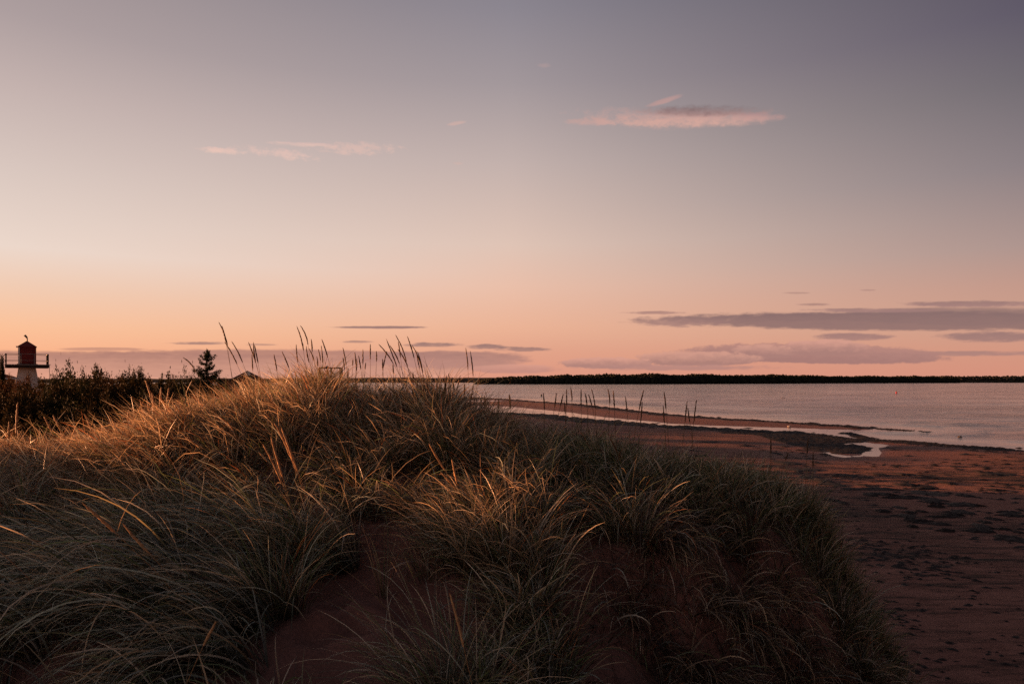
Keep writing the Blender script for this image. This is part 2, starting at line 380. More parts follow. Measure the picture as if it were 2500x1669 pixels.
# ------------------------------------------------------------------ dune height field
D = [  # X, Y, height relative to the eye
 (0,0,-1.42),(0,-3,-1.5),(-3,0,-1.4),(-3,-3,-1.5),(-6,0,-1.6),(-6,-3,-1.7),(2,0,-1.75),(4,0,-3.3),(3,-3,-3.2),(5.5,2,-4.0),(6,-3,-4.0),(1,1.5,-1.5),(2.2,2,-2.2),
 (-2.1,2.6,-1.46),(-1.02,3.1,-1.38),(-.37,3.1,-1.42),(.35,3.4,-1.62),(1.4,3.3,-2.2),(1.46,4.4,-1.98),(2.4,3.8,-2.8),(4,7.0,-3.15),(5.5,7.7,-3.9),(3.6,4.6,-3.5),(5,5,-4.0),
 (-.77,4.3,-1.21),(-1.29,3.9,-1.25),(-2.04,4.0,-1.13),(-2.7,3.6,-1.28),(-3.6,4.8,-1.32),(-3.9,5.8,-1.12),(-4.9,6.5,-0.90),(-6.6,6.2,-.86),(-7.4,6.0,-.80),(-6.0,5.3,-.85),(-7.4,5.0,-.35),(-7.4,3.4,-.5),(-6.6,7.3,-1.2),(-5.6,3.4,-.95),(-9,4.6,-.6),(-3.9,6.8,-.86),(-3.26,6.8,-.64),  # includes an unseen hill left of view, raised to shade the foreground
 (-2.94,6.9,-.50),(-2.3,7.0,-.46),(-1.47,7.0,-.37),(-1.03,6.9,-.43),(-.39,6.6,-.74),(.2,6.5,-.86),(1.02,6.8,-.90),(1.43,6.8,-.98),(2.73,7.0,-1.26),(3.1,7.0,-1.5),(3.45,7.0,-2.15),(3.8,7.1,-2.8),
 (-1.57,5.8,-.96),(-2.43,5.4,-1.1),(-.7,5.8,-.9),(-.19,4.6,-1.12),(.59,4.9,-1.12),(1.43,5.3,-1.18),(1.3,4.75,-1.34),(1.2,4.4,-1.7),(.37,4.1,-1.4),(2.35,5.6,-1.42),(2.27,5.25,-1.85),(3.06,5.8,-2.5),(1.95,4.9,-2.2),
 (2.6,6.2,-1.4),(.3,5.7,-.96),(1.6,6.1,-1.06),
 (-2,9.2,-.75),(-2,12,-1.9),(0,9,-1.35),(1,11,-2.9),(3,9.2,-2.7),(1.5,8.6,-1.75),(-4,9.2,-1.5),(-6.5,9,-2.0),(-6,12,-1.9),(-9,7,-1.5),(-10.5,3,-1.6),(-9,11,-1.2),(4,12,-4.0),(-3,14,-3.0),(6,10,-4.2),(1,14,-3.9)]  # far-left ground, mostly unseen, raised to block a sun strip on the beach
D = np.array(D, float)
def tps_k(r2): return 0.5*r2*np.log(r2+1e-9)
n_ = len(D); dx = D[:, None, :2]-D[None, :, :2]; K = tps_k((dx**2).sum(-1))+np.eye(n_)*0.02
Pm = np.c_[np.ones(n_), D[:, :2]]
A_ = np.zeros((n_+3, n_+3)); A_[:n_, :n_] = K; A_[:n_, n_:] = Pm; A_[n_:, :n_] = Pm.T
sol = np.linalg.solve(A_, np.r_[D[:, 2], 0, 0, 0])
gx = np.arange(-11, 7.001, 0.055); gy = np.arange(-3, 14.001, 0.055)
GX, GY = np.meshgrid(gx, gy, indexing='ij')
H = sol[n_]+sol[n_+1]*GX+sol[n_+2]*GY
for i in range(n_): H += sol[i]*tps_k((GX-D[i, 0])**2+(GY-D[i, 1])**2)
H += 0.15*fbm(GX*1.45, GY*1.45, 3)*sstep(9.5, 8.0, GY)+0.02*fbm(GX*5, GY*5, 9)
scm = np.exp(-(((GX-1.9)/1.7)**4+((GY-4.7)/1.5)**4)); H += scm*(.10*fbm(GX*2.6+GY*.6, GY*1.4, 12)+.05*fbm(GX*6, GY*4, 13)-.06*np.abs(fbm(GX*3.4, GY*2.0, 14)))
sandm = np.exp(-(((GX+0.85)/0.65)**2+((GY-3.75)/0.75)**2))
H -= 0.02*fbm(GX*5, GY*5, 9)*sandm
H += .007*np.sin((GX*.55+GY)*52+3.0*fbm(GX*3, GY*3, 19))*sandm+.02*fbm(GX*3.2, GY*3.2, 29)*sandm
for (px, py, Yd, r, a) in ((822,1478,3.9,.075,.05),(800,1508,3.8,.08,.045),(868,1452,4.0,.07,.03),(862,1548,3.62,.11,.06),(905,1420,4.15,.08,.03),(770,1570,3.5,.1,.035),(700,1500,3.8,.09,.025)):
    X0 = Yd*(px-HX)/F
    d2 = (GX-X0)**2+((GY-Yd)*1.0)**2
    a *= 1.5; H += -a*np.exp(-d2/r**2)+a*0.45*np.exp(-(np.sqrt(d2)-r*1.6)**2/(r*.5)**2)
H += ZE
def ground(X, Y):
    fx = np.clip((np.asarray(X)-gx[0])/0.055, 0, len(gx)-1.001); fy = np.clip((np.asarray(Y)-gy[0])/0.055, 0, len(gy)-1.001)
    i = fx.astype(int); j = fy.astype(int); a = fx-i; b_ = fy-j
    return (H[i, j]*(1-a)+H[i+1, j]*a)*(1-b_)+(H[i, j+1]*(1-a)+H[i+1, j+1]*a)*b_
def gridmesh(name, Xs, Ys, Zs):
    a, b_ = Xs.shape; v = np.stack([Xs, Ys, Zs], -1).reshape(-1, 3)
    i = np.arange(a*b_).reshape(a, b_)
    qd = np.stack([i[:-1, :-1], i[1:, :-1], i[1:, 1:], i[:-1, 1:]], -1).reshape(-1, 4)
    return npmesh(name, v, qd)
dune = mobj('dune', gridmesh('dune', GX, GY, H), M_sand); tag(dune, kind='structure')

# ------------------------------------------------------------------ beach, tide channel, sandbar
def sea_pt(x, y): Y = ZE*F/(y-HY); return (Y*(x-HX)/F, Y)
shore_px = [(940,964.5),(1050,967.5),(1150,970),(1226,973.6),(1303,980),(1405,986),(1482,995),(1559,1004),(1635,1012),(1750,1021),(1850,1026.5),(1960,1033),(2044,1039),(2135,1044.5),
 (2127,1048),(2044,1047.5),(1933,1044.5),(1850,1042),(1750,1039),(1635,1033.7),(1584,1027),(1508,1021),(1456,1016),(1405,1009),(1367,1004),(1303,998),(1265,994),(1226,991.5),(1150,989.5),(1128,991),
 (1140,999),(1175,1006),(1265,1009),(1354,1013),(1393,1019.6),(1482,1027),(1533,1031),(1635,1039),(1750,1044.6),(1850,1051),(1960,1055.6),(2016,1062.5),(2080,1071),(2127,1073.6),(2210,1077.7),(2293,1084.6),(2403,1091.6),(2500,1101),(2700,1118)]
land_poly = [(-3000, 1000), (-420, 980), (-110, 300), (-62, 228)]+[sea_pt(*p) for p in shore_px]+[(80, 30), (160, 10), (200, -60), (-400, -60)]
pool1 = [sea_pt(*p) for p in ((1062,976.5),(1110,978),(1160,977),(1200,976.4),(1237,977.2),(1205,979.5),(1160,981.5),(1095,982),(1062,980))]
pool2 = [(690,590),(760,588),(800,582),(860,574),(930,571),(985,580),(1040,588),(1100,590),(1190,603),(1180,625),(1120,642),(1070,660),(1030,692),(950,688),(900,684),(840,690),(760,705),(690,697),(620,680),(550,655),(600,655),(660,668),(740,684),(800,688),(880,676),(900,655),(975,642),(985,620),(930,618),(850,608),(760,603)]
pool2 = [sea_pt(1850+a/3.614, 920+b_/3.614) for a, b_ in pool2]
def sdist(px, py, poly):
    poly = np.array(poly); a = poly; b_ = np.roll(poly, -1, 0)
    best = np.full(px.shape, 1e9); ins = np.zeros(px.shape, bool)
    for (x0, y0), (x1, y1) in zip(a, b_):
        ex, ey = x1-x0, y1-y0
        t_ = np.clip(((px-x0)*ex+(py-y0)*ey)/(ex*ex+ey*ey+1e-12), 0, 1)
        best = np.minimum(best, (px-x0-t_*ex)**2+(py-y0-t_*ey)**2)
        c = ((y0 > py) != (y1 > py)) & (px < (x1-x0)*(py-y0)/(y1-y0+1e-12)+x0)
        ins ^= c
    d = np.sqrt(best); return np.where(ins, d, -d)
def beach_h(X, Y):
    jx = X+0.5*fbm(X*.35, Y*.35, 41); jy = Y+1.2*fbm(X*.3+9, Y*.18, 43)
    d = sdist(jx, jy, land_poly)
    d = np.minimum(d, -sdist(jx, jy, pool1)); d = np.minimum(d, -sdist(jx, jy, pool2))
    dl = np.maximum(d, 0)
    z = 0.07*(1-np.exp(-dl/1.2))+0.10*sstep(2, 7, dl)+0.55*sstep(7, 32, dl)
    z += 0.8*sstep(-3, -13, X)*sstep(0, 30, dl)*sstep(1000, 700, Y)*np.where(Y > 150, .8, 1)
    z += 0.03*fbm(X*.4, Y*.4, 5)*sstep(1, 6, dl)+0.018*fbm(X*1.6, Y*1.6, 8)*sstep(3, 9, dl)
    z = np.where(d < 0, -0.25*(1-np.exp(d/3.0)), z)
    return z, d
uu = np.concatenate([np.linspace(-6, -1.0, 50)[:-1], np.linspace(-1.0, 1.05, 420), np.linspace(1.05, 6, 50)[1:]])
inv = np.concatenate([np.linspace(1/1100., 1/9., 350), 1/np.linspace(9, 2.0, 20)[1:]])
U, V = np.meshgrid(uu, 1/inv, indexing='ij')
BX, BY = U*V, V
BZ, BD = beach_h(BX, BY)
me = gridmesh('beach', BX, BY, BZ)
wet = np.clip(1-np.maximum(BD, 0)/3.0, 0, 1); wet = np.maximum(wet, 0.75*sstep(9, 3, BD))
attr(me, 'wet', wet.ravel())
litter = sstep(2, 10, BD)*sstep(60, 42, BY); attr(me, 'litter', litter.ravel())
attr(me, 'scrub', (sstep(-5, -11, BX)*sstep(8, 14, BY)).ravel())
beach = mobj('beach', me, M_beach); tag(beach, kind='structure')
# ground behind the photographer, so that the world does not end there
bk = MB(); bk.poly([(-400, 2.2, 0.7), (400, 2.2, 0.7), (400, -400, 0.7), (-400, -400, 0.7)], [(0,3,2,1)])
tag(bk.build('ground', M_sand), kind='structure')

# ------------------------------------------------------------------ sea
uu = np.linspace(-3.5, 3.5, 420)
inv = np.concatenate([1/np.geomspace(30000, 2500, 12)[:-1], np.linspace(1/2500., 1/24., 420)])
U, V = np.meshgrid(uu, 1/inv, indexing='ij'); SX, SY = U*V, V
sd = -sdist(SX, SY, land_poly)
for pl in (pool1, pool2): sd = np.maximum(sd, sdist(SX, SY, pl))
amp = 0.05*sstep(5, 25, sd)*sstep(700, 150, SY)
ph = (SY*0.95-SX*0.18+2.2*fbm(SX*.05, SY*.05, 21))
SZ = amp*(np.sin(ph*1.35+1.5*fbm(SX*.12, SY*.2, 22))*0.6+0.7*fbm(SX*.22, SY*.6, 23))
# breakers: low real crests running along the shore
dist_r = np.hypot(SX-0, SY-0)
for d0, hgt_, wd in ((3.2, .10, .5), (7.5, .14, .8), (13.5, .12, 1.0)):
    lane = np.exp(-((sd-d0-1.4*fbm(SX*.12, SY*.12, 31))/wd)**2)
    SZ += hgt_*lane*np.clip(0.35+1.3*fbm(SX*.16+d0, SY*.16, 33), 0, 1)*sstep(20, 34, SX)*sstep(130, 70, SY)
SZ = np.where(sd < 0, np.minimum(SZ, 0), SZ)
me = gridmesh('sea', SX, SY, SZ)
attr(me, 'chop', (0.03+0.97*sstep(2.0, 14, sd)).ravel()*np.clip(0.45+0.55*sstep(4000, 300, SY).ravel(), 0, 1))
sea = mobj('sea', me, M_sea); tag(sea, kind='structure')

# ------------------------------------------------------------------ far shores
def strip(name, front, tops, depth, zlift, m):
    """wooded land: rows of a height field between a front shoreline and the ground behind it"""
    xs = np.linspace(front[0][0], front[-1][0], 260)
    fy = np.interp(xs, [p[0] for p in front], [p[1] for p in front])
    hh = np.interp(xs, [p[0] for p in tops], [p[1] for p in tops])
    rows = [(-0.02, -1.0), (0.0, 0.0), (0.02, 0.35), (0.15, 0.75), (0.5, 1.0), (1.0, 0.8), (1.2, -0.3)]
    Xs = np.zeros((260, len(rows))); Ys = Xs.copy(); Zs = Xs.copy()
    for k, (a, z) in enumerate(rows):
        Y = fy+depth*a; Ys[:, k] = Y; Xs[:, k] = fy*(xs-HX)/F*(Y/fy)
        Zs[:, k] = z*hh*zlift*(1+0.12*fbm(xs*.02+k*3, xs*0+k, 5)) if z > 0 else z*3
    o = mobj(name, gridmesh(name, Xs, Ys, Zs), m); tag(o, kind='structure'); return xs, fy, hh
head_front = [(1158,1225),(1300,1235),(1600,1290),(1900,1650),(2160,2300),(2345,2700)]
head_top = [(1158,7),(1185,11),(1240,14.5),(1300,16),(1500,18.5),(1700,19.5),(1900,21),(2100,23),(2250,24),(2330,22),(2345,16)]
strip('headland', head_front, head_top, 260, 0.42, M_hill)
strip('distant_shore', [(2080,3700),(2300,3700),(2560,3700),(3400,3900)], [(2080,18),(2200,31),(2560,31),(3400,34)], 500, 1.0, M_hill)
strip('distant_hills', [(-1200,4200),(200,4200),(700,4200),(1350,4300)], [(-1200,36),(150,27),(460,26),(700,30),(980,34),(1200,33),(1350,22)], 900, 1.0, M_hill)
def cones(name, P0, Hh, Rr_, colr, m, sides=5):
    """simple tall trees: tiered ragged cones, real geometry, for woods a kilometre off"""
    n = len(P0); prof = [(0.0, .55), (.25, 1.0), (.45, .62), (.5, .8), (.75, .42), (1.0, 0.03)]
    k = len(prof); ang = np.linspace(0, 2*np.pi, sides, endpoint=False)
    v = np.zeros((n, k, sides, 3)); tip_r = rng.uniform(.03, .45, n)*(rng.random(n) < .6)+.03
    ph_ = rng.random((n, 1))*6.28
    for q_, (z, r) in enumerate(prof):
        j = 0.65+0.7*rng.random((n, sides))
        v[:, q_, :, 0] = P0[:, 0:1]+np.cos(ang+ph_)*(r if q_ < k-1 else tip_r[:, None])*Rr_[:, None]*j
        v[:, q_, :, 1] = P0[:, 1:2]+np.sin(ang+ph_)*(r if q_ < k-1 else tip_r[:, None])*Rr_[:, None]*j
        v[:, q_, :, 2] = P0[:, 2:3]+z*Hh[:, None]*(1+.06*rng.standard_normal((n, sides))*(z > 0))
    base = np.arange(n)[:, None, None]*k*sides+np.arange(k-1)[None, :, None]*sides+np.arange(sides)[None, None, :]
    nxt = np.arange(n)[:, None, None]*k*sides+np.arange(k-1)[None, :, None]*sides+((np.arange(sides)+1) % sides)[None, None, :]
    qd = np.stack([base, nxt, nxt+sides, base+sides], -1).reshape(-1, 4)
    cols = np.repeat(colr, k*sides, 0)
    o = mobj(name, npmesh(name, v.reshape(-1, 3), qd, cols=cols), m); tag(o, kind='stuff'); return o
nT = 6500
xs = rng.uniform(1160, 2342, nT); a = rng.random(nT)**1.5*0.55+0.012
fy = np.interp(xs, [p[0] for p in head_front], [p[1] for p in head_front]); hh = np.interp(xs, [p[0] for p in head_top], [p[1] for p in head_top])
Y = fy+260*a; z0 = hh*0.42*np.interp(a, [0, .02, .15, .5, 1], [0, .35, .75, 1, .8])-0.3
Hh = hh*rng.uniform(0.42, 0.66, nT)*(1.06+.20*fbm(xs*.03, xs*0+3, 55))*np.interp(a, [0, .05, .3], [.55, .85, 1]); Hh *= np.where(rng.random(nT) < .03, 1.10, 1)
cl = np.array((0.02,0.022,0.016))*rng.uniform(.6, 1.4, (nT, 1))
n3 = 1500; x3 = rng.uniform(2150, 3000, n3); Y3 = 3700+500*rng.uniform(.02, .5, n3); hh3 = np.interp(x3, [2080, 2200, 2560], [18, 31, 31])
A3 = np.c_[Y3*(x3-HX)/F, Y3, hh3*np.interp((Y3-3700)/500, [0, .02, .15, .5], [0, .35, .75, 1])-2]; H3 = rng.uniform(7, 13, n3)
cones('far_forest', np.r_[np.c_[fy*(xs-HX)/F*(Y/fy), Y, z0], A3], np.r_[Hh, H3], np.r_[Hh*rng.uniform(.4, .8, nT), H3*rng.uniform(.6, 1.3, n3)], np.r_[cl, np.full((n3, 3), .022)], M_forest)

# ------------------------------------------------------------------ grass blades
def blades(root, L, w, az0, th0, curl, twist, cbase, ctip, seg=5, sway=None, clampg=True):
    n = len(L); v = np.zeros((n, seg*2+1, 3), np.float32); col = np.zeros((n, seg*2+1, 3), np.float32)
    p = root.copy(); sway = np.zeros(n) if sway is None else sway
    for k in range(seg+1):
        t_ = k/seg; th = th0+curl*t_**1.4; a_ = az0+sway*t_
        tx, ty, tz = np.sin(th)*np.cos(a_), np.sin(th)*np.sin(a_), np.cos(th)
        sx, sy = -np.sin(a_), np.cos(a_)
        nx, ny, nz = -np.cos(th)*np.cos(a_), -np.cos(th)*np.sin(a_), np.sin(th)
        ct, sn = np.cos(twist*(0.4+t_)), np.sin(twist*(0.4+t_))
        side = np.stack([sx*ct+nx*sn, sy*ct+ny*sn, nz*sn], -1)
        if clampg and k > 0:
            gz = ground(p[:, 0], p[:, 1])+0.006+0.02*t_
            p[:, 2] = np.maximum(p[:, 2], gz)
        wk = (w*(0.65+0.5*t_-1.05*t_**2.2))[:, None]
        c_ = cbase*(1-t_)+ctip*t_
        if k < seg:
            v[:, 2*k] = p-side*wk*.5; v[:, 2*k+1] = p+side*wk*.5; col[:, 2*k] = c_; col[:, 2*k+1] = c_
        else: v[:, 2*k] = p; col[:, 2*k] = c_
        p = p+np.stack([tx, ty, tz], -1)*(L/seg)[:, None]
    m_ = seg*2+1; b0 = np.arange(n)[:, None]*m_
    qd = np.concatenate([np.stack([b0[:, 0]+2*k, b0[:, 0]+2*k+1, b0[:, 0]+2*k+3, b0[:, 0]+2*k+2], -1) for k in range(seg-1)])
    tr = np.stack([b0[:, 0]+2*seg-2, b0[:, 0]+2*seg-1, b0[:, 0]+2*seg], -1)
    return v.reshape(-1, 3), qd, tr, col.reshape(-1, 3)
def join(parts):
    vs, qs, ts, cs = [], [], [], []; o = 0
    for v, q_, t_, c_ in parts:
        vs.append(v); qs.append(q_+o); ts.append(t_+o); cs.append(c_); o += len(v)
    return np.concatenate(vs), np.concatenate(qs), np.concatenate(ts), np.concatenate(cs)
GREEN = np.array((.105,.140,.055)); SILV = np.array((.30,.33,.27)); STRAW = np.array((.46,.33,.20)); BROWN = np.array((.075,.043,.028)); RUST = np.array((.34,.13,.05)); OLIVE = np.array((.16,.145,.065))
def palette(w6, n):
    P6 = np.stack([GREEN, SILV, STRAW, BROWN, RUST, OLIVE]); w6 = np.asarray(w6, float)
    if w6.ndim == 1: idx = rng.choice(6, n, p=w6/w6.sum())
    else:
        c = np.cumsum(w6/w6.sum(1, keepdims=True), 1); idx = (rng.random((n, 1)) > c).sum(1).clip(0, 5)
    c = P6[idx]*(.24+1.15*rng.random((n, 1))**1.5)
    pale = rng.random(n) < .09                      # bleached dead blades, painted pale to stand in for highlights
    c[pale] = np.array((.50,.43,.33))*rng.uniform(.7, 1.15, (pale.sum(), 1)); return c
def tuft_blades(cx, cy, nb, L, lean, leanstr, splay, curl, rad, w6, width=0.0042, seg=5):
    """arrays over tufts -> blades.  lean: azimuth (0 = +X) the tuft is blown to"""
    n = len(cx); rep = nb.astype(int); N_ = rep.sum(); ix = np.repeat(np.arange(n), rep)
    r = np.sqrt(rng.random(N_))*rad[ix]; a_ = rng.random(N_)*6.28318
    X = cx[ix]+r*np.cos(a_); Y = cy[ix]+r*np.sin(a_)
    root = np.stack([X, Y, ground(X, Y)-0.015], -1)
    # own direction: outward from the centre, pulled to the lean
    ox = np.cos(a_)*(0.4+r/rad[ix])+leanstr[ix]*np.cos(lean[ix])+.35*rng.standard_normal(N_)
    oy = np.sin(a_)*(0.4+r/rad[ix])+leanstr[ix]*np.sin(lean[ix])+.35*rng.standard_normal(N_)
    az0 = np.arctan2(oy, ox); mag = np.clip(np.hypot(ox, oy), .3, 2.2)
    th0 = splay[ix]*(0.35+.5*mag)*rng.uniform(.4, 1.3, N_)
    cu = curl[ix]*rng.uniform(.35, 1.45, N_)
    Lb = L[ix]*np.clip(rng.normal(.85, .24, N_), .3, 1.35)
    cb = palette(w6[ix] if w6.ndim == 2 else w6, N_)
    dead = (rng.random(N_) < .25)[:, None]
    ct = np.where(dead, cb*.7+STRAW*.7, cb*1.65); cbm = cb*.30+BROWN*.22      # shade painted into the brown base sheaths, highlight into the bleached tips
    wd = width*rng.uniform(.55, 1.35, N_)*np.where(cb.mean(1) > .28, 1.25, 1)
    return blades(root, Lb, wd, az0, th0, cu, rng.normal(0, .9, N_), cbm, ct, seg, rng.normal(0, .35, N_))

# where tufts grow: density over the dune, read from the photograph's clumps and bare patches
def in_ell(X, Y, x, y, a_, b_, rot=0):
    c, s_ = math.cos(rot), math.sin(rot); u_ = ((X-x)*c+(Y-y)*s_)/a_; v_ = (-(X-x)*s_+(Y-y)*c)/b_
    return np.exp(-(u_*u_+v_*v_)**2)
def density(X, Y):
    d = 0.60+1.9*fbm(X*1.7, Y*1.7, 61)+.35*sstep(5.8, 6.6, Y)+.55*sstep(-1.6, -2.4, X)
    d = np.maximum(d, .22+.12*in_ell(X, Y, 2.0, 4.6, 1.7, 1.3))
    d *= 1-(.85-1.3*sstep(-.22, .18, fbm(X*2.0, Y*2.0, 77)))*sstep(5.6, 5.0, Y)*(1-.4*sstep(-1.2, -2.2, X))
    d *= 1-in_ell(X, Y, -.72, 3.7, .66, 1.12, -.25); d *= 1-in_ell(X, Y, -.56, 2.4, .34, .9)        # bare sand with footprints
    d *= 1-.95*in_ell(X, Y, -.62, 5.72, .6, .40)           # bare patch in the middle
    d *= 1-.95*in_ell(X, Y, .80, 4.9, .5, .28)
    d *= 1-.75*in_ell(X, Y, .15, 5.35, .5, .25)
    d *= 1-.3*in_ell(X, Y, .9, 3.4, 1.0, .75)              # dark slope at the bottom
    d += .25*in_ell(X, Y, 2.3, 4.6, 1.5, 1.2)               # scarp: overhung with dead grass
    d *= 1-.4*in_ell(X, Y, 1.75, 5.35, .55, .2)
    gz = ground(X, Y); e = .06
    sl = np.hypot((ground(X+e, Y)-ground(X-e, Y))/(2*e), (ground(X, Y+e)-ground(X, Y-e))/(2*e))
    d *= 1-.3*sstep(.8, 1.6, sl)
    d *= sstep(ZE-3.3, ZE-2.9, gz)
    return np.clip(d, 0, 1.4)
nC = 6900
cx = rng.uniform(-7.6, 3.9, nC); cy = rng.uniform(1.7, 9.6, nC)
keep = (rng.random(nC)*1.25 < density(cx, cy)) & ((cx**2+cy**2) > 2.5**2) & (cy > 2.3) & (np.abs(cx) < cy*1.0+1.2)
keep &= (cy < 8.2) | (rng.random(nC) < .45)
cx, cy = cx[keep], cy[keep]; n = len(cx)
def wmix(n, base): return np.tile(np.array(base, float), (n, 1))
W6 = wmix(n, (.34,.20,.20,.14,.05,.12))
lean = np.full(n, math.pi); ls = np.full(n, .35); L = np.full(n, .50); sp = np.full(n, .50); cu = np.full(n, 1.6)
crest = sstep(5.7, 6.6, cy)*sstep(.6, -.4, cx); W6 += crest[:, None]*np.array((0,.0,1.0,.15,.35,.1)); L -= crest*.02
left = sstep(-.75, -1.35, cx)*sstep(5.4, 4.6, cy)         # streaming grass, lower left
ls += left*2.0; lean += left*.35; L += left*.22; sp += left*.15; cu += left*.45; W6 += left[:, None]*np.array((.25,.9,.05,.05,-.04,.0))
ridge = sstep(-2.6, -3.3, cx)*sstep(5.0, 5.8, cy); W6 += ridge[:, None]*np.array((0,0,.9,.15,.3,.1)); ls += ridge*.5; L += ridge*.02; cu += ridge*.3
ctr = in_ell(cx, cy, -.25, 4.75, .7, .7); W6 += ctr[:, None]*np.array((0,.1,.55,.1,.05,.1)); ls += ctr*.5
right = sstep(.2, .9, cx)*sstep(5.2, 5.8, cy); W6 += right[:, None]*np.array((.95,.0,.0,.05,.05,.3)); ls -= right*.1; L -= right*.09
scarp = in_ell(cx, cy, 1.9, 4.3, 2.1, 1.25)*sstep(0.2, .7, cx); W6 += scarp[:, None]*np.array((0,.0,.15,2.0,.1,.0)); cu += scarp*1.3; L -= scarp*.14
e = .1; gxs = (ground(cx+e, cy)-ground(cx-e, cy))/(2*e); gys = (ground(cx, cy+e)-ground(cx, cy-e))/(2*e)
dh = np.arctan2(-gys, -gxs); lean = np.where(scarp > .35, dh, lean); ls += scarp*1.2; sp += scarp*.5
L *= (1-.28*sstep(3.4, 2.8, cy))*rng.uniform(.72, 1.2, n)*(1+.38*fbm(cx*1.3, cy*1.3, 71)); lean += rng.normal(0, .45, n)
up_ = crest+right; sp -= up_*.16; cu -= up_*.35
nb = rng.uniform(34, 84, n)*(.75+.5*rng.random(n))*np.where(scarp > .35, .8, 1)
rad = rng.uniform(.04, .11, n)
near = (cy < 5.6) & (cy > 4.2); close = cy <= 4.2
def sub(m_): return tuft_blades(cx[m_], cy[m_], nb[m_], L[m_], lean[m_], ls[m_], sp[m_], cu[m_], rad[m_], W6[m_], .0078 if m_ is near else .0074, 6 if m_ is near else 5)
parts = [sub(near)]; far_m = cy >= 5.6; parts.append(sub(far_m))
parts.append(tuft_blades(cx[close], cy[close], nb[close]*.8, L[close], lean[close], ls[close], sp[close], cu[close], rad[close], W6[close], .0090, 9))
# thatch of old dead blades lying between the tufts
nD = 48000
tx = rng.uniform(-6.5, 3.6, nD); ty = rng.uniform(2.0, 8.6, nD); k = (rng.random(nD) < np.clip(density(tx, ty)*.8+.14+.5*in_ell(tx, ty, 2.2, 4.6, 1.6, 1.3), 0, 1)) & (tx**2+ty**2 > 2.2**2) & (ground(tx, ty) > ZE-2.9)
k &= rng.random(nD) > .86*in_ell(tx, ty, -.74, 3.6, .56, .95, -.25)
tx, ty = tx[k], ty[k]; m_ = len(tx)
parts.append(blades(np.stack([tx, ty, ground(tx, ty)+.012], -1), rng.uniform(.15, .5, m_), np.full(m_, .0045), rng.normal(3.0, 1.4, m_), rng.uniform(.9, 1.5, m_), rng.uniform(-.1, .6, m_), rng.normal(0, .8, m_),
                    palette((.03,.03,.12,.9,.05,.06), m_)*.7, palette((.0,.03,.2,.8,.05,.0), m_)*.8, 4, rng.normal(0, .6, m_)))
v, q_, t_, c_ = join(parts)

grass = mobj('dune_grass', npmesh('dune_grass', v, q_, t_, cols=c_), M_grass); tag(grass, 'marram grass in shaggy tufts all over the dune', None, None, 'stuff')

# tussocks that stand out singly
def tussock(px, py, Yd, nbl, L, lean, ls, sp, cu, rad, w6, label, width=.0062):
    X = Yd*(px-HX)/F; sub_ = max(3, int(nbl/60))
    ax = X+rng.normal(0, rad*.6, sub_); ay = Yd+rng.normal(0, rad*.6, sub_)
    one = np.ones(sub_)
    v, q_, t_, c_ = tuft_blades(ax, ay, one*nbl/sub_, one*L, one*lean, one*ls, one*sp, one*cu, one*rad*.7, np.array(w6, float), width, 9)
    o0 = np.array((X, Yd, float(ground(X, Yd)))); o = mobj('grass_tussock', npmesh('grass_tussock', v-o0, q_, t_, cols=c_), M_grass)
    o.location = o0; return tag(o, label, 'grass tussock', 'tussocks on the dune')
PI = math.pi
tussock(1165, 1345, 4.45, 620, .62, PI*1.03, .8, .42, 1.3, .24, (.25,.1,.45,.12,.03,.15), 'big pale straw tussock in the middle, blades combed to one side, beside bare sand')
tussock(1325, 1340, 4.5, 260, .5, 0, .15, .35, 1.1, .12, (.4,.1,.2,.05,.2,.2), 'small upright green and rust tussock just beside the big straw one')
tussock(1545, 1300, 4.9, 240, .52, PI*1.05, .25, .4, 1.3, .12, (.4,.1,.2,.1,.15,.2), 'green tussock with a few bent orange blades on the sandy shelf above the scarp')
tussock(938, 1455, 4.05, 26, .42, PI*.95, .5, .2, .6, .035, (.3,.0,.1,.1,.35,.25), 'tiny sparse sprig of grass standing alone on the bare sand')
tussock(1110, 1640, 3.15, 520, .60, PI*1.15, .5, .5, 1.4, .2, (.5,.3,.15,.06,.02,.15), 'lush green tussock at the bottom edge, in front of the bare sand')
tussock(650, 1450, 3.85, 420, .56, PI*1.0, .55, .4, 1.3, .17, (.5,.2,.1,.1,.04,.15), 'dark green tussock hanging over the edge of the footprinted sand')
tussock(745, 1330, 4.35, 420, .62, PI*1.0, .35, .3, 1.1, .14, (.55,.1,.15,.08,.04,.2), 'tall upright green tussock behind the footprinted sand')
tussock(1955, 1250, 6.6, 260, .55, 0.2, .3, .25, .8, .12, (.6,.05,.1,.05,.04,.3), 'upright green tussock on the last corner of the dune before the beach')
tussock(1800, 1425, 4.8, 240, .62, -1.6, 1.2, .9, 2.0, .12, (.1,.05,.5,.4,.0,.0), 'dry straw tussock drooping over the lip of the dark scarp')

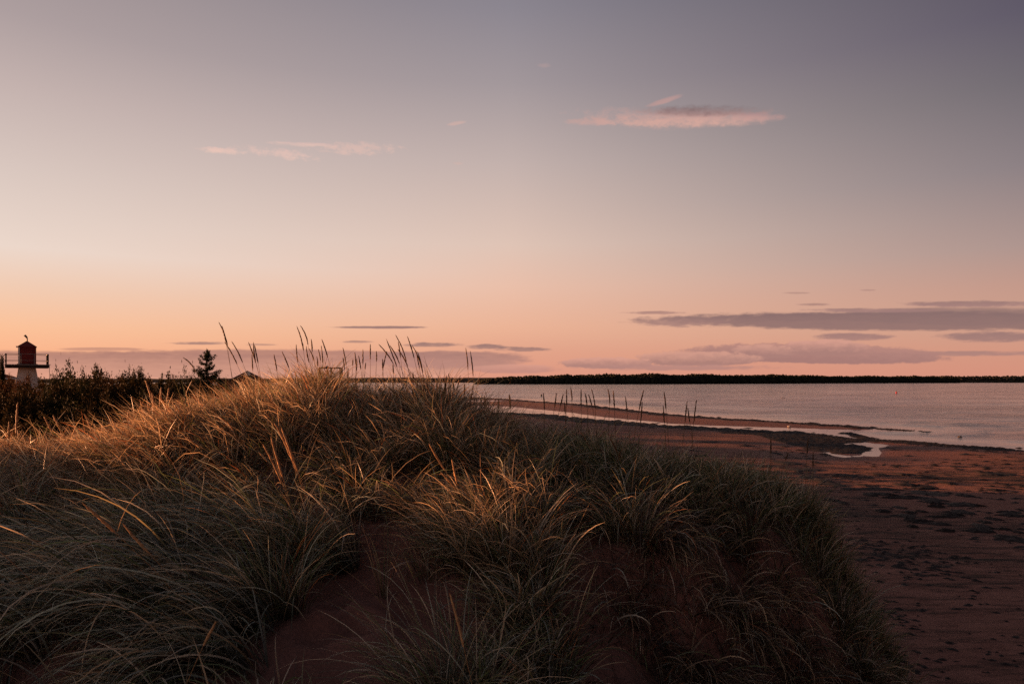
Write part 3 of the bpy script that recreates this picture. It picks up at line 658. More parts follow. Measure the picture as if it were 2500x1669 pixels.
for a_ in ((1110,1085,6.1,300,.47,0.3,.1,.32,.8,.16,(.6,.0,.15,.2,.05,.2),'dark dense tussock where the crest drops to the green shelf, beneath two tall stalks'),
           (1400,1095,6.2,300,.50,0.2,.15,.32,.9,.17,(.75,.0,.1,.1,.03,.2),'dark green tussock standing highest on the shelf before the channel'),
           (1495,1105,6.25,220,.46,0.0,.2,.32,.9,.14,(.75,.0,.1,.1,.03,.2),'smaller green tussock joined to the highest one of the shelf'),
           (1640,1135,6.4,220,.46,0.1,.2,.28,.8,.13,(.7,.0,.1,.05,.05,.3),'bristling green tussock on the shelf with beach sand just behind'),
           (1780,1175,6.4,200,.44,0.2,.15,.3,.8,.14,(.6,.0,.1,.05,.1,.3),'olive tussock next to the last upright one of the shelf'),
           (1260,1120,5.9,240,.50,PI,.2,.35,1.1,.16,(.4,.0,.3,.15,.05,.2),'mixed straw and green tussock in the dip below the crest'),
           (1000,1015,6.6,260,.44,0.4,.1,.28,.8,.15,(.3,.0,.4,.2,.15,.1),'russet and green tussock at the right end of the crest'),
           (2000,1255,6.85,170,.46,0.6,.25,.28,.8,.10,(.6,.0,.1,.1,.05,.3),'ragged upright tuft on the very edge where the dune drops to the beach'),
           (310,1120,6.0,240,.52,PI*1.1,.6,.4,1.5,.15,(.2,.0,.3,.4,.1,.2),'dark tussock breaking the sunlit ridge low on the left'),
           (440,1010,6.6,300,.55,PI*1.05,.6,.4,1.4,.16,(.05,.0,.8,.1,.3,.05),'golden sunlit tussock at the shoulder where the ridge meets the crest'),
           (70,1130,6.2,300,.55,PI*1.05,.7,.45,1.5,.18,(.05,.0,.9,.1,.25,.05),'glowing straw tussock at the left edge of the sunlit ridge')): tussock(*a_)

# ------------------------------------------------------------------ seed stalks
ST = [ # tip, foot of the head, lower stem (photo pixels)
((533.5,785.3),(556,849),(566,922)),((542,795),(551,834),(567,920)),((548,834),(579,890),(589,914)),((565,832.6),(592,884),(601.5,909)),((606,834),(624,885),(642,949)),((615,864.5),(617,904),(618,922)),
((619,834.5),(624,881),(633,917)),((621,841),(630,886),(634,908)),((668.6,864),(676,905),(680,930)),((688,857),(705.6,898),(713,917)),((723,840),(727,884),(732,917)),((724,795),(741,855.6),(747,900)),
((733,794),(752,841),(760,900)),((754,850),(767,881),(775,910)),((748,844),(755,885),(765,915)),((759.6,827),(762,859),(762,905)),((773,869),(775,893),(772,915)),((777,852),(782.5,880),(786,905)),
((784,843),(787.6,885),(788,905)),((785,827),(800,872),(806,894)),((837,848),(845,891),(848,915)),((837,872),(841,901),(842,918)),((861.5,876),(861,892),(860,912)),((866,859),(868.6,890),(869,910)),
((871,874),(870,905),(869,915)),((875,867),(881,901),(883,915)),((886,852),(886,890),(886,912)),((893,885),(891,902),(890,915)),((904,839),(904,877),(904,905)),((918.6,856),(919,882),(918,905)),
((934,875),(935,905),(936,918)),((945,856.6),(936,896),(934,912)),((924,839.6),(960.5,888),(978,920)),((942.6,826),(969,896),(976,916)),((951,842),(975,887),(985,915)),((965,816.6),(992,882),(1000,918)),
((972,833),(978,873),(982,908)),((970.7,852),(995.6,896),(1003,918)),((994,820),(1011,874),(1020.5,915)),((1005,841),(1032,910),(1036,934)),((1016,855.6),(1024,899.6),(1027,916)),((1019,857.5),(1032,911),(1034,930)),
((1137,848.5),(1142.5,902),(1146,966)),((1148,856),(1155,917.5),(1158,975)),((959,888),(960.5,912),(961,925)),((1008,908.5),(1009,929),(1010,945)),((1042,926),(1043,949),(1043,962)),((1020,920),(1018.6,944),(1018,955)),
((1095,911),(1099,951),(1099.5,964)),((1103.5,919),(1112,965),(1114,975)),((1124,915),(1115,956),(1113,968)),((1089.5,914),(1086,960),(1085,968)),((1085.6,931.5),(1087,955),(1087,966)),((1134,935),(1135,963),(1135,975)),
((1154,943),(1149.5,979),(1148,988)),((1064.5,930),(1068,957),(1069,968)),
((1243,961),(1246,997),(1246.5,1010)),((1182.7,967),(1186,989),(1189,1009)),((1216,974),(1217.5,998),(1218,1009)),((1326,958),(1329,999),(1329,1014)),((1358,958),(1354,994),(1352,1006)),((1375.5,961),(1368,991.5),(1365,1004)),
((1383,949),(1383,989),(1382,1017)),((1378,980),(1380,1010),(1380.5,1020)),((1393,944),(1396.5,979),(1397,1022)),((1418.7,948),(1418.7,989),(1419,1014)),((1428,958),(1433,989),(1435,1022)),((1436.6,962),(1446,994),(1449,1008)),
((1444,949),(1453,997),(1454,1015)),((1484,949),(1488.5,986),(1487,1017)),((1497,952),(1500,994),(1501,1020)),((1527,967),(1531,1004),(1533,1022)),((1572,950.6),(1560,1002),(1556,1022)),((1568,979),(1564,1032),(1563,1042)),
((1621,954.5),(1626,999),(1630,1050)),((1619,989),(1622,1032),(1623,1045)),((1678,977.5),(1672,1030),(1670,1050)),((1679,994),(1684,1030),(1687,1050)),((1700.6,975),(1694,1030),(1692,1050)),
((1221.5,1035),(1207,1095),(1203,1112)),((1240.7,1028.6),(1229,1090),(1226,1106)),((1182.7,1050),(1185.5,1090),(1186,1105)),((1488.5,1068),(1507,1105),(1513,1121)),
((1973,1066.6),(1970,1110),(1969,1130)),((1882,1068),(1882,1108),(1882,1124)),((1985,1101),(1985,1140),(1985,1155)),((1925,1103),(1918,1122),(1914,1135)),
((43.5,980.6),(39.6,1057),(39.6,1097)),((22,1028),(21,1070),(20.5,1090)),((107,1016),(130,1062),(138,1080)),((129,1012),(154,1063),(162,1080)),((206,1009.6),(223,1050),(227,1065)),((353.7,926.5),(369.5,978),(375,1020)),
((371,957),(376,1000),(378,1020)),((342,975),(354,1020),(358,1035)),((359,975),(370,1018),(374,1030)),((393,943.6),(391,1000),(390,1018)),((412,945),(407,993),(405,1010)),((446,872),(472,897),(484,918)),((315,998),(311.5,1028),(310,1045)),
((200,1226),(280,1298),(383,1397)),((299,1276),(366,1352),(425,1414)),((641,1083),(688,1180),(720,1266)),((661,1065),(690,1165),(720,1262)),((668,1028),(722,1145),(756,1240)),((685.6,1039.6),(727,1150),(760,1240)),
((1047,1082),(1087,1148),(1112,1185)),((1075,1151),(1115,1196),(1130,1215)),((1103,1120),(1118,1186),(1124,1210)),((630,1102),(652,1126),(668,1150)),((1098,1447),(1132,1578),(1150,1660)),((528,1516),(497,1575),(485,1600))]
Ys_ = np.linspace(2.6, 8.4, 240)
def stalk_depth(px, py):
    u_ = (px-HX)/F; zr = ZE+Ys_*(HY-py)/F; gap = zr-ground(u_*Ys_, Ys_)
    hit = np.where(gap < 0.28)[0]
    return float(Ys_[hit[0]]) if len(hit) else float(Ys_[np.argmin(gap[:210])])
def tube_np(pts, rad, n, jit=0):
    k = len(pts); pts = np.asarray(pts); t_ = np.gradient(pts, axis=0); t_ /= np.linalg.norm(t_, axis=1, keepdims=True)
    ref = np.array((0.3, 1, 0.1)); a_ = np.cross(t_, ref); a_ /= np.linalg.norm(a_, axis=1, keepdims=True); b_ = np.cross(t_, a_)
    an = np.linspace(0, 2*np.pi, n, endpoint=False)
    rr_ = np.asarray(rad)[:, None]*(1+jit*rng.standard_normal((k, n)))
    v = pts[:, None]+(a_[:, None]*np.cos(an)[None, :, None]+b_[:, None]*np.sin(an)[None, :, None])*rr_[..., None]
    i = np.arange(k*n).reshape(k, n); j = np.roll(i, -1, 1)
    qd = np.stack([i[:-1], j[:-1], j[1:], i[1:]], -1).reshape(-1, 4); return v.reshape(-1, 3), qd
ORD = ['first','second','third','fourth','fifth','sixth','seventh','eighth','ninth','tenth','eleventh','twelfth','thirteenth','fourteenth','fifteenth','sixteenth','seventeenth','eighteenth','nineteenth','twentieth','twenty-first','twenty-second','twenty-third','twenty-fourth','twenty-fifth','twenty-sixth','twenty-seventh','twenty-eighth']
def zone(tip):
    x, y = tip
    if y < 1000 and x < 480: return 'seed stalk against the dark shrubs', 'seed stalks before the shrubs'
    if y < 935 and x < 700: return 'dark seed stalk above the gable roof', 'seed stalks against the sky'
    if y < 935 and x < 860: return 'dark seed stalk above the timber railing', 'seed stalks against the sky'
    if y < 935 and x < 940: return 'dark seed stalk on the crest beyond the railing', 'seed stalks against the sky'
    if y < 910 and x < 1060: return 'dark leaning seed stalk at the end of the crest', 'seed stalks against the sky'
    if y < 1000 and x < 1160: return 'seed stalk where the crest meets the water', 'seed stalks by the water'
    if y < 1000 and x < 1460: return 'thin seed stalk before the sandbar and channel', 'seed stalks by the water'
    if y < 1000: return 'seed stalk before the beach, beyond the dark clump', 'seed stalks by the water'
    if x < 480 and y < 1100: return 'sunlit seed stalk on the low grassy ridge', 'seed stalks on the low ridge'
    if x < 480: return 'reddish seed stalk leaning over dark hollow', 'seed stalks in the dark hollow'
    if 600 < x < 720 and y < 1120: return 'orange seed stalk glowing against the shaded slope', 'seed stalks on the slope'
    if 1000 < x < 1120 and y < 1200: return 'orange seed stalk rising from the straw tussock', 'seed stalks on the slope'
    if y > 1400: return 'seed stalk low in the nearest grass', 'seed stalks in the nearest grass'
    if x < 1500: return 'pale seed stalk in the green grass of the slope', 'seed stalks on the slope'
    return 'lone thin seed stalk at the beach edge of the dune', 'seed stalks at the beach edge'
zones = {}
for s_ in ST: zones.setdefault(zone(s_[0])[0], []).append(s_)
for zn in zones: zones[zn].sort(key=lambda s_: s_[0][0])
for s_ in ST:
    tip, hb, lo = s_; Yd = stalk_depth(*lo)
    zn, grp = zone(tip); kk = zones[zn].index(s_); cnt = len(zones[zn])
    lab = zn if cnt == 1 else (('leftmost ' if kk == 0 else 'rightmost ' if kk == cnt-1 else ORD[kk]+' from left, ')+zn)
    dY = random.uniform(-.04, .04)
    pt, ph_, pl = P(tip[0], tip[1], Yd+dY*2), P(hb[0], hb[1], Yd+dY), P(lo[0], lo[1], Yd)
    dr = pl-ph_; dr /= np.linalg.norm(dr); dr[2] = min(dr[2], -.55); pb = pl.copy()
    for _ in range(60):
        if pb[2] < ground(pb[0], pb[1])-0.02: break
        pb = pb+dr*.03; dr[2] -= .02
    tt = np.linspace(0, 1, 9)[:, None]
    c1 = pl+(pl-pb)*.0
    stem_pts = np.concatenate([pb*(1-np.array([[0],[.5]]))+pl*np.array([[0],[.5]]), ((1-tt)**2*pl+2*tt*(1-tt)*((pl+ph_)/2+(pl-pb)*.02)+tt**2*ph_)])
    th_ = np.linspace(0, 1, 18); off = ph_-pl; off = off/(np.linalg.norm(off)+1e-6); hl = np.linalg.norm(pt-ph_)
    c2 = ph_+off*hl*.5; t2 = th_[:, None]; head_pts = (1-t2)**2*ph_+2*t2*(1-t2)*c2+t2**2*pt
    root = empty('seed_stalk', tuple(pb), 0, lab, 'grass stalk', grp)
    lit = lo[1] > 1000 and tip[0] < 1300  # picks the sunlit tones below: sunlight is painted into head and stem
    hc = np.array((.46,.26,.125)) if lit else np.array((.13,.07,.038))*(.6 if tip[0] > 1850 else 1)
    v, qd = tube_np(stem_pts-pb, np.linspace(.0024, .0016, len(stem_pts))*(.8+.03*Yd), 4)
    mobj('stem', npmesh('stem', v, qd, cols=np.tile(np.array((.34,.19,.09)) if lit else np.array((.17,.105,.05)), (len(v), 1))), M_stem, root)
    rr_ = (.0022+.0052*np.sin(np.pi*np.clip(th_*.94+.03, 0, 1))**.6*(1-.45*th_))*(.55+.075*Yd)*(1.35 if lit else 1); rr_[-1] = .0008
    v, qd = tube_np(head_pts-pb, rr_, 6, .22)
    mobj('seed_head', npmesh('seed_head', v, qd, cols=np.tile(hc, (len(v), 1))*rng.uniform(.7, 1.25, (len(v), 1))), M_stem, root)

# ------------------------------------------------------------------ seaweed on the beach
def seaweed_mesh(name, n_pts=22, rag=.35):
    an = np.linspace(0, 2*np.pi, n_pts, endpoint=False); rad = 1+rag*rng.standard_normal(n_pts)*.6; rad = np.clip(rad, .45, 1.7)
    v = []; rings = [(1.0, 0.0), (.85, .55), (.45, 1.0)]
    for f, h in rings:
        for a_, r_ in zip(an, rad): v.append((math.cos(a_)*r_*f, math.sin(a_)*r_*f, h*(0.6+.7*rng.random()) if h else -.05))
    v.append((0, 0, 1.0)); v = np.array(v); qd = []
    for k in range(2):
        for i in range(n_pts): qd.append((k*n_pts+i, k*n_pts+(i+1) % n_pts, (k+1)*n_pts+(i+1) % n_pts, (k+1)*n_pts+i))
    tr = [(2*n_pts+i, 2*n_pts+(i+1) % n_pts, 3*n_pts) for i in range(n_pts)]
    return v, np.array(qd), np.array(tr)
WEED = [(570,915,130,30),(660,950,150,30),(940,960,70,60),(1080,990,260,25),(830,990,150,20),(1100,1035,200,20),(990,1045,70,30),(1290,1065,250,20),(1560,1040,260,50),(1520,1080,180,35),(1830,1050,120,25),(1830,1130,230,30),(1560,1110,120,20),(1580,1145,100,12),(660,1090,110,20),(750,1112,60,28),(1100,1185,100,20),(1260,1155,70,25),(1320,1225,110,35),(1350,1265,70,25),(1350,1195,90,15),(1440,1187,60,14),(1620,1235,270,14),(1720,1220,130,20),(1810,1195,150,35),(2220,1195,140,20),(2260,1225,180,25),(2080,1255,90,25),(2000,1280,90,25),(1990,1320,110,45),(1950,1360,220,30),(1560,1295,200,20),(1460,1270,140,14),(1640,1300,70,18),(1360,1320,70,16),(2170,1345,90,14),(2300,1370,60,20),(2240,1430,160,60),(1670,1360,130,14),(2050,860,110,25),(2180,860,130,30),(1960,840,50,20),(1280,860,80,20),(1090,865,80,18),(1690,940,100,20),(2330,960,110,18),(2100,1000,130,18),(1320,955,160,20),(1480,985,200,15),(760,870,120,25),(480,820,130,25),(250,760,140,30),(350,820,150,25),(470,890,140,30)]
def beach_pt(px, py):
    Y = 20.0
    for _ in range(12):
        z, _d = beach_h(np.array([Y*(px-HX)/F]), np.array([Y])); Y = (ZE-z[0])*F/(py-HY)
    return Y*(px-HX)/F, Y, float(z[0])
wlist = []
for (zx, zy, w_, h_) in WEED:
    px, py = 1850+zx/3.614, 920+zy/3.614; X, Y, z = beach_pt(px, py); wlist.append((X, Y, z, w_/3.614/F*Y/2, max(h_/3.614*Y*Y/(F*(ZE-z))/2, .08)))
wv = [seaweed_mesh('w') for _ in range(6)]; wme = []
for i, (v, qd, tr) in enumerate(wv): m_ = npmesh('seaweed_clump', v, qd, tr); m_.materials.append(M_weed); wme.append(m_)
order = sorted(range(len(wlist)), key=lambda i: wlist[i][1])
for rank, i in enumerate(order):
    X, Y, z, a_, b_ = wlist[i]
    o = bpy.data.objects.new('seaweed_clump', wme[i % 6]); link(o); o.location = (X, Y, z+.004); o.rotation_euler = (0, 0, random.uniform(-.25, .1))
    o.scale = (a_*1.25, 1.3*min(b_, a_*2.2), random.uniform(.03, .06))
    tag(o, 'flat black clump of washed-up seaweed lying on the dry red sand', 'seaweed', 'seaweed clumps strewn on the beach')
# finer weed: wrack lines along every waterline, the dark weed bed and scraps everywhere
sp_ = []
def along(pts, n, spread, off=0.0):
    pts = np.array(pts); sg = np.linalg.norm(np.diff(pts, axis=0), axis=1); cum = np.r_[0, np.cumsum(sg)]
    s_ = rng.random(n)*cum[-1]; k = np.clip(np.searchsorted(cum, s_)-1, 0, len(sg)-1); f = (s_-cum[k])/sg[k]
    p = pts[k]+(pts[k+1]-pts[k])*f[:, None]; nrm = np.stack([(pts[k+1]-pts[k])[:, 1], -(pts[k+1]-pts[k])[:, 0]], -1)/sg[k][:, None]
    return p+nrm*(off+rng.normal(0, spread, n))[:, None]
spx = [sea_pt(*p) for p in shore_px]
sp_.append(np.c_[along(spx[2:14], 2600, .8, .9), np.full(2600, .32)])
sp_.append(np.c_[along(spx[29:41], 2600, 1.3, 2.2), np.full(2600, .34)])
sp_.append(np.c_[along(spx[40:48], 1700, .55, .9), np.full(1700, .20)])
bed = [sea_pt(1850+a_/3.614, 920+b_/3.614) for a_, b_ in ((-330,490),(0,488),(400,502),(640,525),(830,555),(960,566),(900,575),(700,592),(620,625),(540,660),(440,640),(200,585),(0,530),(-300,520))]
bb = np.array(bed); q2 = np.c_[rng.uniform(bb[:, 0].min(), bb[:, 0].max(), 9000), rng.uniform(bb[:, 1].min(), bb[:, 1].max(), 9000)]
q2 = q2[sdist(q2[:, 0], q2[:, 1], bed) > 0][:2000]; sp_.append(np.c_[q2, np.full(len(q2), .22)])
isl = [sea_pt(1850+a_/3.614, 920+b_/3.614) for a_, b_ in ((690,600),(850,606),(975,622),(970,642),(890,660),(860,672),(760,680),(650,662),(600,640))]
bb = np.array(isl); q2 = np.c_[rng.uniform(bb[:, 0].min(), bb[:, 0].max(), 3000), rng.uniform(bb[:, 1].min(), bb[:, 1].max(), 3000)]
q2 = q2[sdist(q2[:, 0], q2[:, 1], isl) > 0][:700]; sp_.append(np.c_[q2, np.full(len(q2), .22)])
for seg_ in (((1050,455),(1250,468),(1500,486)), ((760,490),(870,515),(985,545)), ((1000,556),(1300,566),(1560,590))):
    sp_.append(np.c_[along([sea_pt(1850+a_/3.614, 920+b_/3.614) for a_, b_ in seg_], 190, .25), np.full(190, .22)])
nS = 5200; Yq = 1/rng.uniform(1/46., 1/8., nS); Xq = Yq*rng.uniform(.1, .82, nS)
kq = (rng.random(nS) < sstep(.5, .66, .5+.5*fbm(Xq*.5, Yq*.35, 81)+.05)) | (rng.random(nS) < .12)
sp_.append(np.c_[Xq, Yq, Yq*.0058][kq])
sp_ = np.concatenate(sp_); zz, dd = beach_h(sp_[:, 0], sp_[:, 1])
n = len(sp_); k6 = 6; an = np.linspace(0, 2*np.pi, k6, endpoint=False)
r_ = sp_[:, 2]*rng.uniform(.45, 1.3, n); el_ = rng.uniform(1.0, 2.4, n); ro = rng.normal(-.12, .35, n)
lx = np.cos(an)[None]*r_[:, None]*el_[:, None]*rng.uniform(.6, 1.3, (n, k6)); ly = np.sin(an)[None]*r_[:, None]*rng.uniform(.6, 1.3, (n, k6))
v = np.zeros((n, k6+1, 3)); zb = np.maximum(zz, 0)
v[:, :k6, 0] = sp_[:, 0:1]+lx*np.cos(ro)[:, None]-ly*np.sin(ro)[:, None]; v[:, :k6, 1] = sp_[:, 1:2]+lx*np.sin(ro)[:, None]+ly*np.cos(ro)[:, None]; v[:, :k6, 2] = zb[:, None]-.01
v[:, k6, 0] = sp_[:, 0]; v[:, k6, 1] = sp_[:, 1]; v[:, k6, 2] = zb+r_*rng.uniform(.12, .32, n)+.008
b0 = np.arange(n)[:, None]*(k6+1); i_ = np.arange(k6)[None]
tr = np.stack([b0+i_, b0+(i_+1) % k6, np.broadcast_to(b0+k6, (n, k6))], -1).reshape(-1, 3)
tag(mobj('seaweed_wrack', npmesh('seaweed_wrack', v.reshape(-1, 3), None, tr), M_weed), 'dark wrack of seaweed scraps along the waterlines', None, None, 'stuff')

# ------------------------------------------------------------------ shrubs and trees behind the dune
def leaf_cloud(centres, size, nrm_jit, cols):
    """one small folded leaf (two triangles) per centre"""
    n = len(centres); a_ = rng.standard_normal((n, 3)); a_ /= np.linalg.norm(a_, axis=1, keepdims=True)
    b_ = np.cross(a_, rng.standard_normal((n, 3))); b_ /= np.linalg.norm(b_, axis=1, keepdims=True)
    s_ = size*rng.uniform(.6, 1.4, n)[:, None]
    v = np.stack([centres-a_*s_, centres+b_*s_*.5, centres+a_*s_, centres-b_*s_*.5], 1)
    i = np.arange(n)[:, None]*4; return v.reshape(-1, 3), np.concatenate([i, i+1, i+2, i+3], 1), np.repeat(cols, 4, 0)
def shrub_meshes(seed, spiky, colA, colB, nshoot=54, wid=.55):
    """unit-height shrub: stems from the base, upright leafy shoots"""
    r0 = random.Random(seed); mb = MB(); cen = []; cc_ = []
    for k in range(nshoot):
        a_ = r0.random()*6.283; d = wid*math.sqrt(r0.random())
        top = (1-.5*(d/wid)**1.8)*r0.uniform(.66, .93) if k > 3 else r0.uniform(.78, .90)*(1 if k else 1.1)
        if k <= 3: d *= .45
        bx, by = .12*math.cos(a_), .12*math.sin(a_); ex, ey = d*math.cos(a_), d*math.sin(a_)
        pts = []
        for t_ in (0, .35, .7, 1.0):
            pts.append((bx+(ex-bx)*t_**.8+r0.gauss(0, .012), by+(ey-by)*t_**.8+r0.gauss(0, .012), top*t_**1.15))
        mb.tube(pts, [.010, .007, .0045, .002], 4)
        pts = np.array(pts); nl = int(230*(.6+top))
        tt = np.array([r0.random()**.65 for _ in range(nl)])
        pos = np.stack([np.interp(tt, [0, .35, .7, 1], pts[:, j]) for j in range(3)], -1)
        sp2 = (.15*(1.02-tt)**.7+.028)*(1-.2*spiky)
        pos += rng.standard_normal((nl, 3))*sp2[:, None]*np.array((1, 1, .9)); pos[:, 2] = np.maximum(pos[:, 2], .02)
        pos[:, 2] = np.maximum(pos[:, 2], .03*rng.random(nl)); cen.append(pos); f = rng.random((nl, 1))*.6+.4*r0.random(); cc_.append(np.array(colA)*(1-f)+np.array(colB)*f)
    v, qd, cl_ = leaf_cloud(np.concatenate(cen), .021, 0, .62*np.concatenate(cc_)*rng.uniform(.6, 1.3, (sum(map(len, cen)), 1)))
    return mb.mesh('branches'), npmesh('foliage', v, qd, cols=cl_, smooth=False)
SV = [shrub_meshes(1, .5, (.022,.027,.014), (.042,.042,.02)), shrub_meshes(2, 1, (.055,.030,.015), (.09,.046,.021), 40, .42), shrub_meshes(3, .3, (.032,.027,.014), (.060,.040,.018), 50, .62),
      shrub_meshes(4, 1, (.035,.038,.020), (.07,.05,.024), 30, .30), shrub_meshes(5, .6, (.08,.038,.017), (.13,.062,.026), 44, .6)]
for bmsh, fme in SV: bmsh.materials.append(M_bark); fme.materials.append(M_leaf)
def shrub(px, py, wpx, Yd, var, label, group='shrubs behind the dune'):
    X = Yd*(px-HX)/F; z0 = float(beach_h(np.array([X]), np.array([Yd]))[0][0]) if Yd > 14 else float(max(ground(X, Yd), beach_h(np.array([X]), np.array([Yd]))[0][0]))
    h = (ZE+Yd*(HY-py)/F-z0)*1.08; wdt = (.55,.42,.62,.30,.6)[var]
    rt = empty('shrub', (X, Yd, z0-.03), random.random()*6.28, label, 'shrub', group)
    sx = wpx/F*Yd/2/wdt/.82; rt.scale = (sx, sx, h)
    o = bpy.data.objects.new('branches', SV[var][0]); link(o, rt); o = bpy.data.objects.new('foliage', SV[var][1]); link(o, rt)
SH = [ # x, top y, width px, distance, variant, label
 (158,886,78,27,0,'dark leafy shrub with a peaked top, first beside the lighthouse'),(128,901,46,26,0,'low rounded dark shrub under the lighthouse gallery rail'),(186,903,50,28,0,'dark bushy shrub shoulder right of the peaked shrub'),
 (216,914,46,25,3,'short narrow shrub in the dip of the hedge'),(237,886,34,29,3,'slim spiky shrub, tallest of the middle thicket'),(258,897,52,28,1,'brownish feathery shrub beside the slim spiky one'),
 (284,905,44,27,1,'rusty brown shrub mid thicket with level top'),(305,900,40,30,0,'dark green shrub with a blunt top in mid thicket'),(325,899,32,27,3,'pointed narrow shrub right of the blunt dark one'),
 (343,892,28,29,3,'wispy thin shrub at the end of the thicket'),(362,908,30,30,1,'sparse twiggy shrub by the gap in the thicket'),(394,911,20,31,3,'small pointed conifer-like shrub standing in the gap'),
 (418,907,40,27,1,'reddish low shrub right of the gap'),(436,904,58,25,0,'dense dark shrub left of the spruce'),(462,905,52,26,0,'dark round shrub touching the spruce'),(545,914,44,27,1,'ragged brown shrub right of the spruce'),
 (20,918,70,44,4,'orange-brown shrub in front of the red roof'),(62,915,66,40,4,'orange-brown shrub against the front of the lighthouse tower'),(98,936,46,38,4,'short russet shrub at the right foot of the lighthouse'),(116,924,34,34,1,'brown upright shrub right of the tower foot'),
 (4,862,14,47,3,'thin straggly tree at the very left by the gallery')]
for s_ in SH: shrub(*s_)
for i, (px, py, w_, Yd, var) in enumerate([(15,945,130,22,2),(75,938,130,23,2),(140,918,140,22,2),(200,922,130,23,0),(262,918,140,22,2),(328,922,130,22,2),(385,935,100,22,0),(440,922,110,22,2),(500,935,100,23,2),(60,958,130,18.5,2),(150,955,130,19,0),(-40,950,140,19,2),(-150,945,150,19,2),(-150,930,150,23,2),(-60,925,140,24,0),(240,958,120,19,2),(330,960,110,19,0),(160,915,100,30,0),(228,912,100,31,2),(300,913,100,30,0),(345,916,80,31,2),(430,915,90,29,0),  # includes shrubs added, some out of view, to keep low sun off the beach
     (-60,945,150,24,2),(30,1010,150,15,2),(120,1000,150,15,2),(220,995,160,15,2),(320,1000,150,15,2),(410,985,120,16,2),(480,975,90,17,2)]):
    shrub(px, py, w_, Yd, var, 'dim %s shrub filling the shadowed thicket, %s in its row from the left' % (('dark green','rusty','brown')[var], ORD[i % 14]) if False else 'dim brown shrub filling the dark lower thicket behind the taller ones', 'shrubs in the shadowed lower rows')
# spruce
def spruce():
    Yd = 26; px = 505; X = Yd*(px-HX)/F; z0 = float(beach_h(np.array([X]), np.array([float(Yd)]))[0][0]); h = ZE+Yd*(HY-851)/F-z0
    rt = empty('spruce_tree', (X, Yd, z0), 0, 'dark young spruce standing alone above the shrubs', 'tree')
    MB().tube([(0,0,-.05),(.01,0,h*.5),(0,0,h)], [.055,.035,.006], 7).build('trunk', M_bark, rt)
    r0 = random.Random(5); mb = MB(); cen = []
    z = .35
    while z < h-.06:
        f = z/h; rl = max(.06, (1-f)**.8*1.5*(.85+.3*r0.random())); nbr = 9 if f < .8 else 5
        for k in range(nbr):
            a_ = r0.random()*6.283; ln = rl*r0.uniform(.55, 1.12); dz = ln*(r0.uniform(-.05,.3)+.42*f); zb = z+r0.uniform(-.13, .13)
            p0 = Vector((0, 0, zb)); p1 = Vector((math.cos(a_)*ln*.55, math.sin(a_)*ln*.55, zb+dz*.15-.03*ln)); p2 = Vector((math.cos(a_)*ln, math.sin(a_)*ln, zb+dz))
            mb.tube([p0, p1, p2], [.010, .007, .003], 4)
            nl = int(90+280*ln)
            for _ in range(nl):
                t_ = r0.random()**.7; p = (p0.lerp(p1, t_/.55) if t_ < .55 else p1.lerp(p2, (t_-.55)/.45)); s2 = .018+.055*(1-abs(t_-.55))*min(1, ln)
                cen.append((p.x+r0.gauss(0, s2), p.y+r0.gauss(0, s2), p.z+r0.gauss(0, .028)))
        z += .20*(1-.3*f)+r0.random()*.06
    mb.build('branches', M_bark, rt)
    cen = np.array(cen); cl_ = np.array((.022,.028,.018))*rng.uniform(.6, 1.5, (len(cen), 1))
    v, qd, cc_ = leaf_cloud(cen, .022, 0, cl_); mobj('foliage', npmesh('foliage', v, qd, cols=cc_, smooth=False), M_leaf, rt)
spruce()
# undergrowth that nobody could count
nU = 30000; ux = rng.uniform(-36, -2.5, nU); uy = rng.uniform(10, 62, nU); k = (ux > -uy*.85-2) & (ux < -uy*.22+1.5); ux, uy = ux[k], uy[k]
uz, _ = beach_h(ux, uy); cen = np.c_[ux, uy, uz+rng.random(len(ux))**1.6*(.55+.35*fbm(ux*.5, uy*.5, 91))*1.2]
cl_ = (np.array((.045,.036,.018))+rng.random((len(ux), 1))*np.array((.06,.025,.01)))
v, qd, cc_ = leaf_cloud(cen, .12, 0, cl_); tag(mobj('undergrowth', npmesh('undergrowth', v, qd, cols=cc_, smooth=False), M_leaf), 'low brown undergrowth between the shrubs', None, None, 'stuff')

nF = 16000; uy = 1/rng.uniform(1/420., 1/58., nF); ux = -uy*rng.uniform(.24, .84, nF)
uz, _ = beach_h(ux, uy); hb = np.clip(.5+1.1*fbm(ux*.08, uy*.05, 95), .15, 1.5)*(1+uy/260)
v, qd, cc_ = leaf_cloud(np.c_[ux, uy, uz+rng.random(nF)*hb*1.5], 1.0, 0, np.array((.045,.034,.018))*rng.uniform(.6, 1.5, (nF, 1)))
v = ((v.reshape(-1, 4, 3)-np.c_[ux, uy, uz][:, None])*1.0); cen0 = v.mean(1, keepdims=True); v = (v-cen0)*(.10+.0028*uy)[:, None, None]+cen0+np.c_[ux, uy, uz][:, None]
tag(mobj('far_thicket', npmesh('far_thicket', v.reshape(-1, 3), qd, cols=cc_, smooth=False), M_leaf), 'low scrub stretching away on the flat land', None, None, 'stuff')

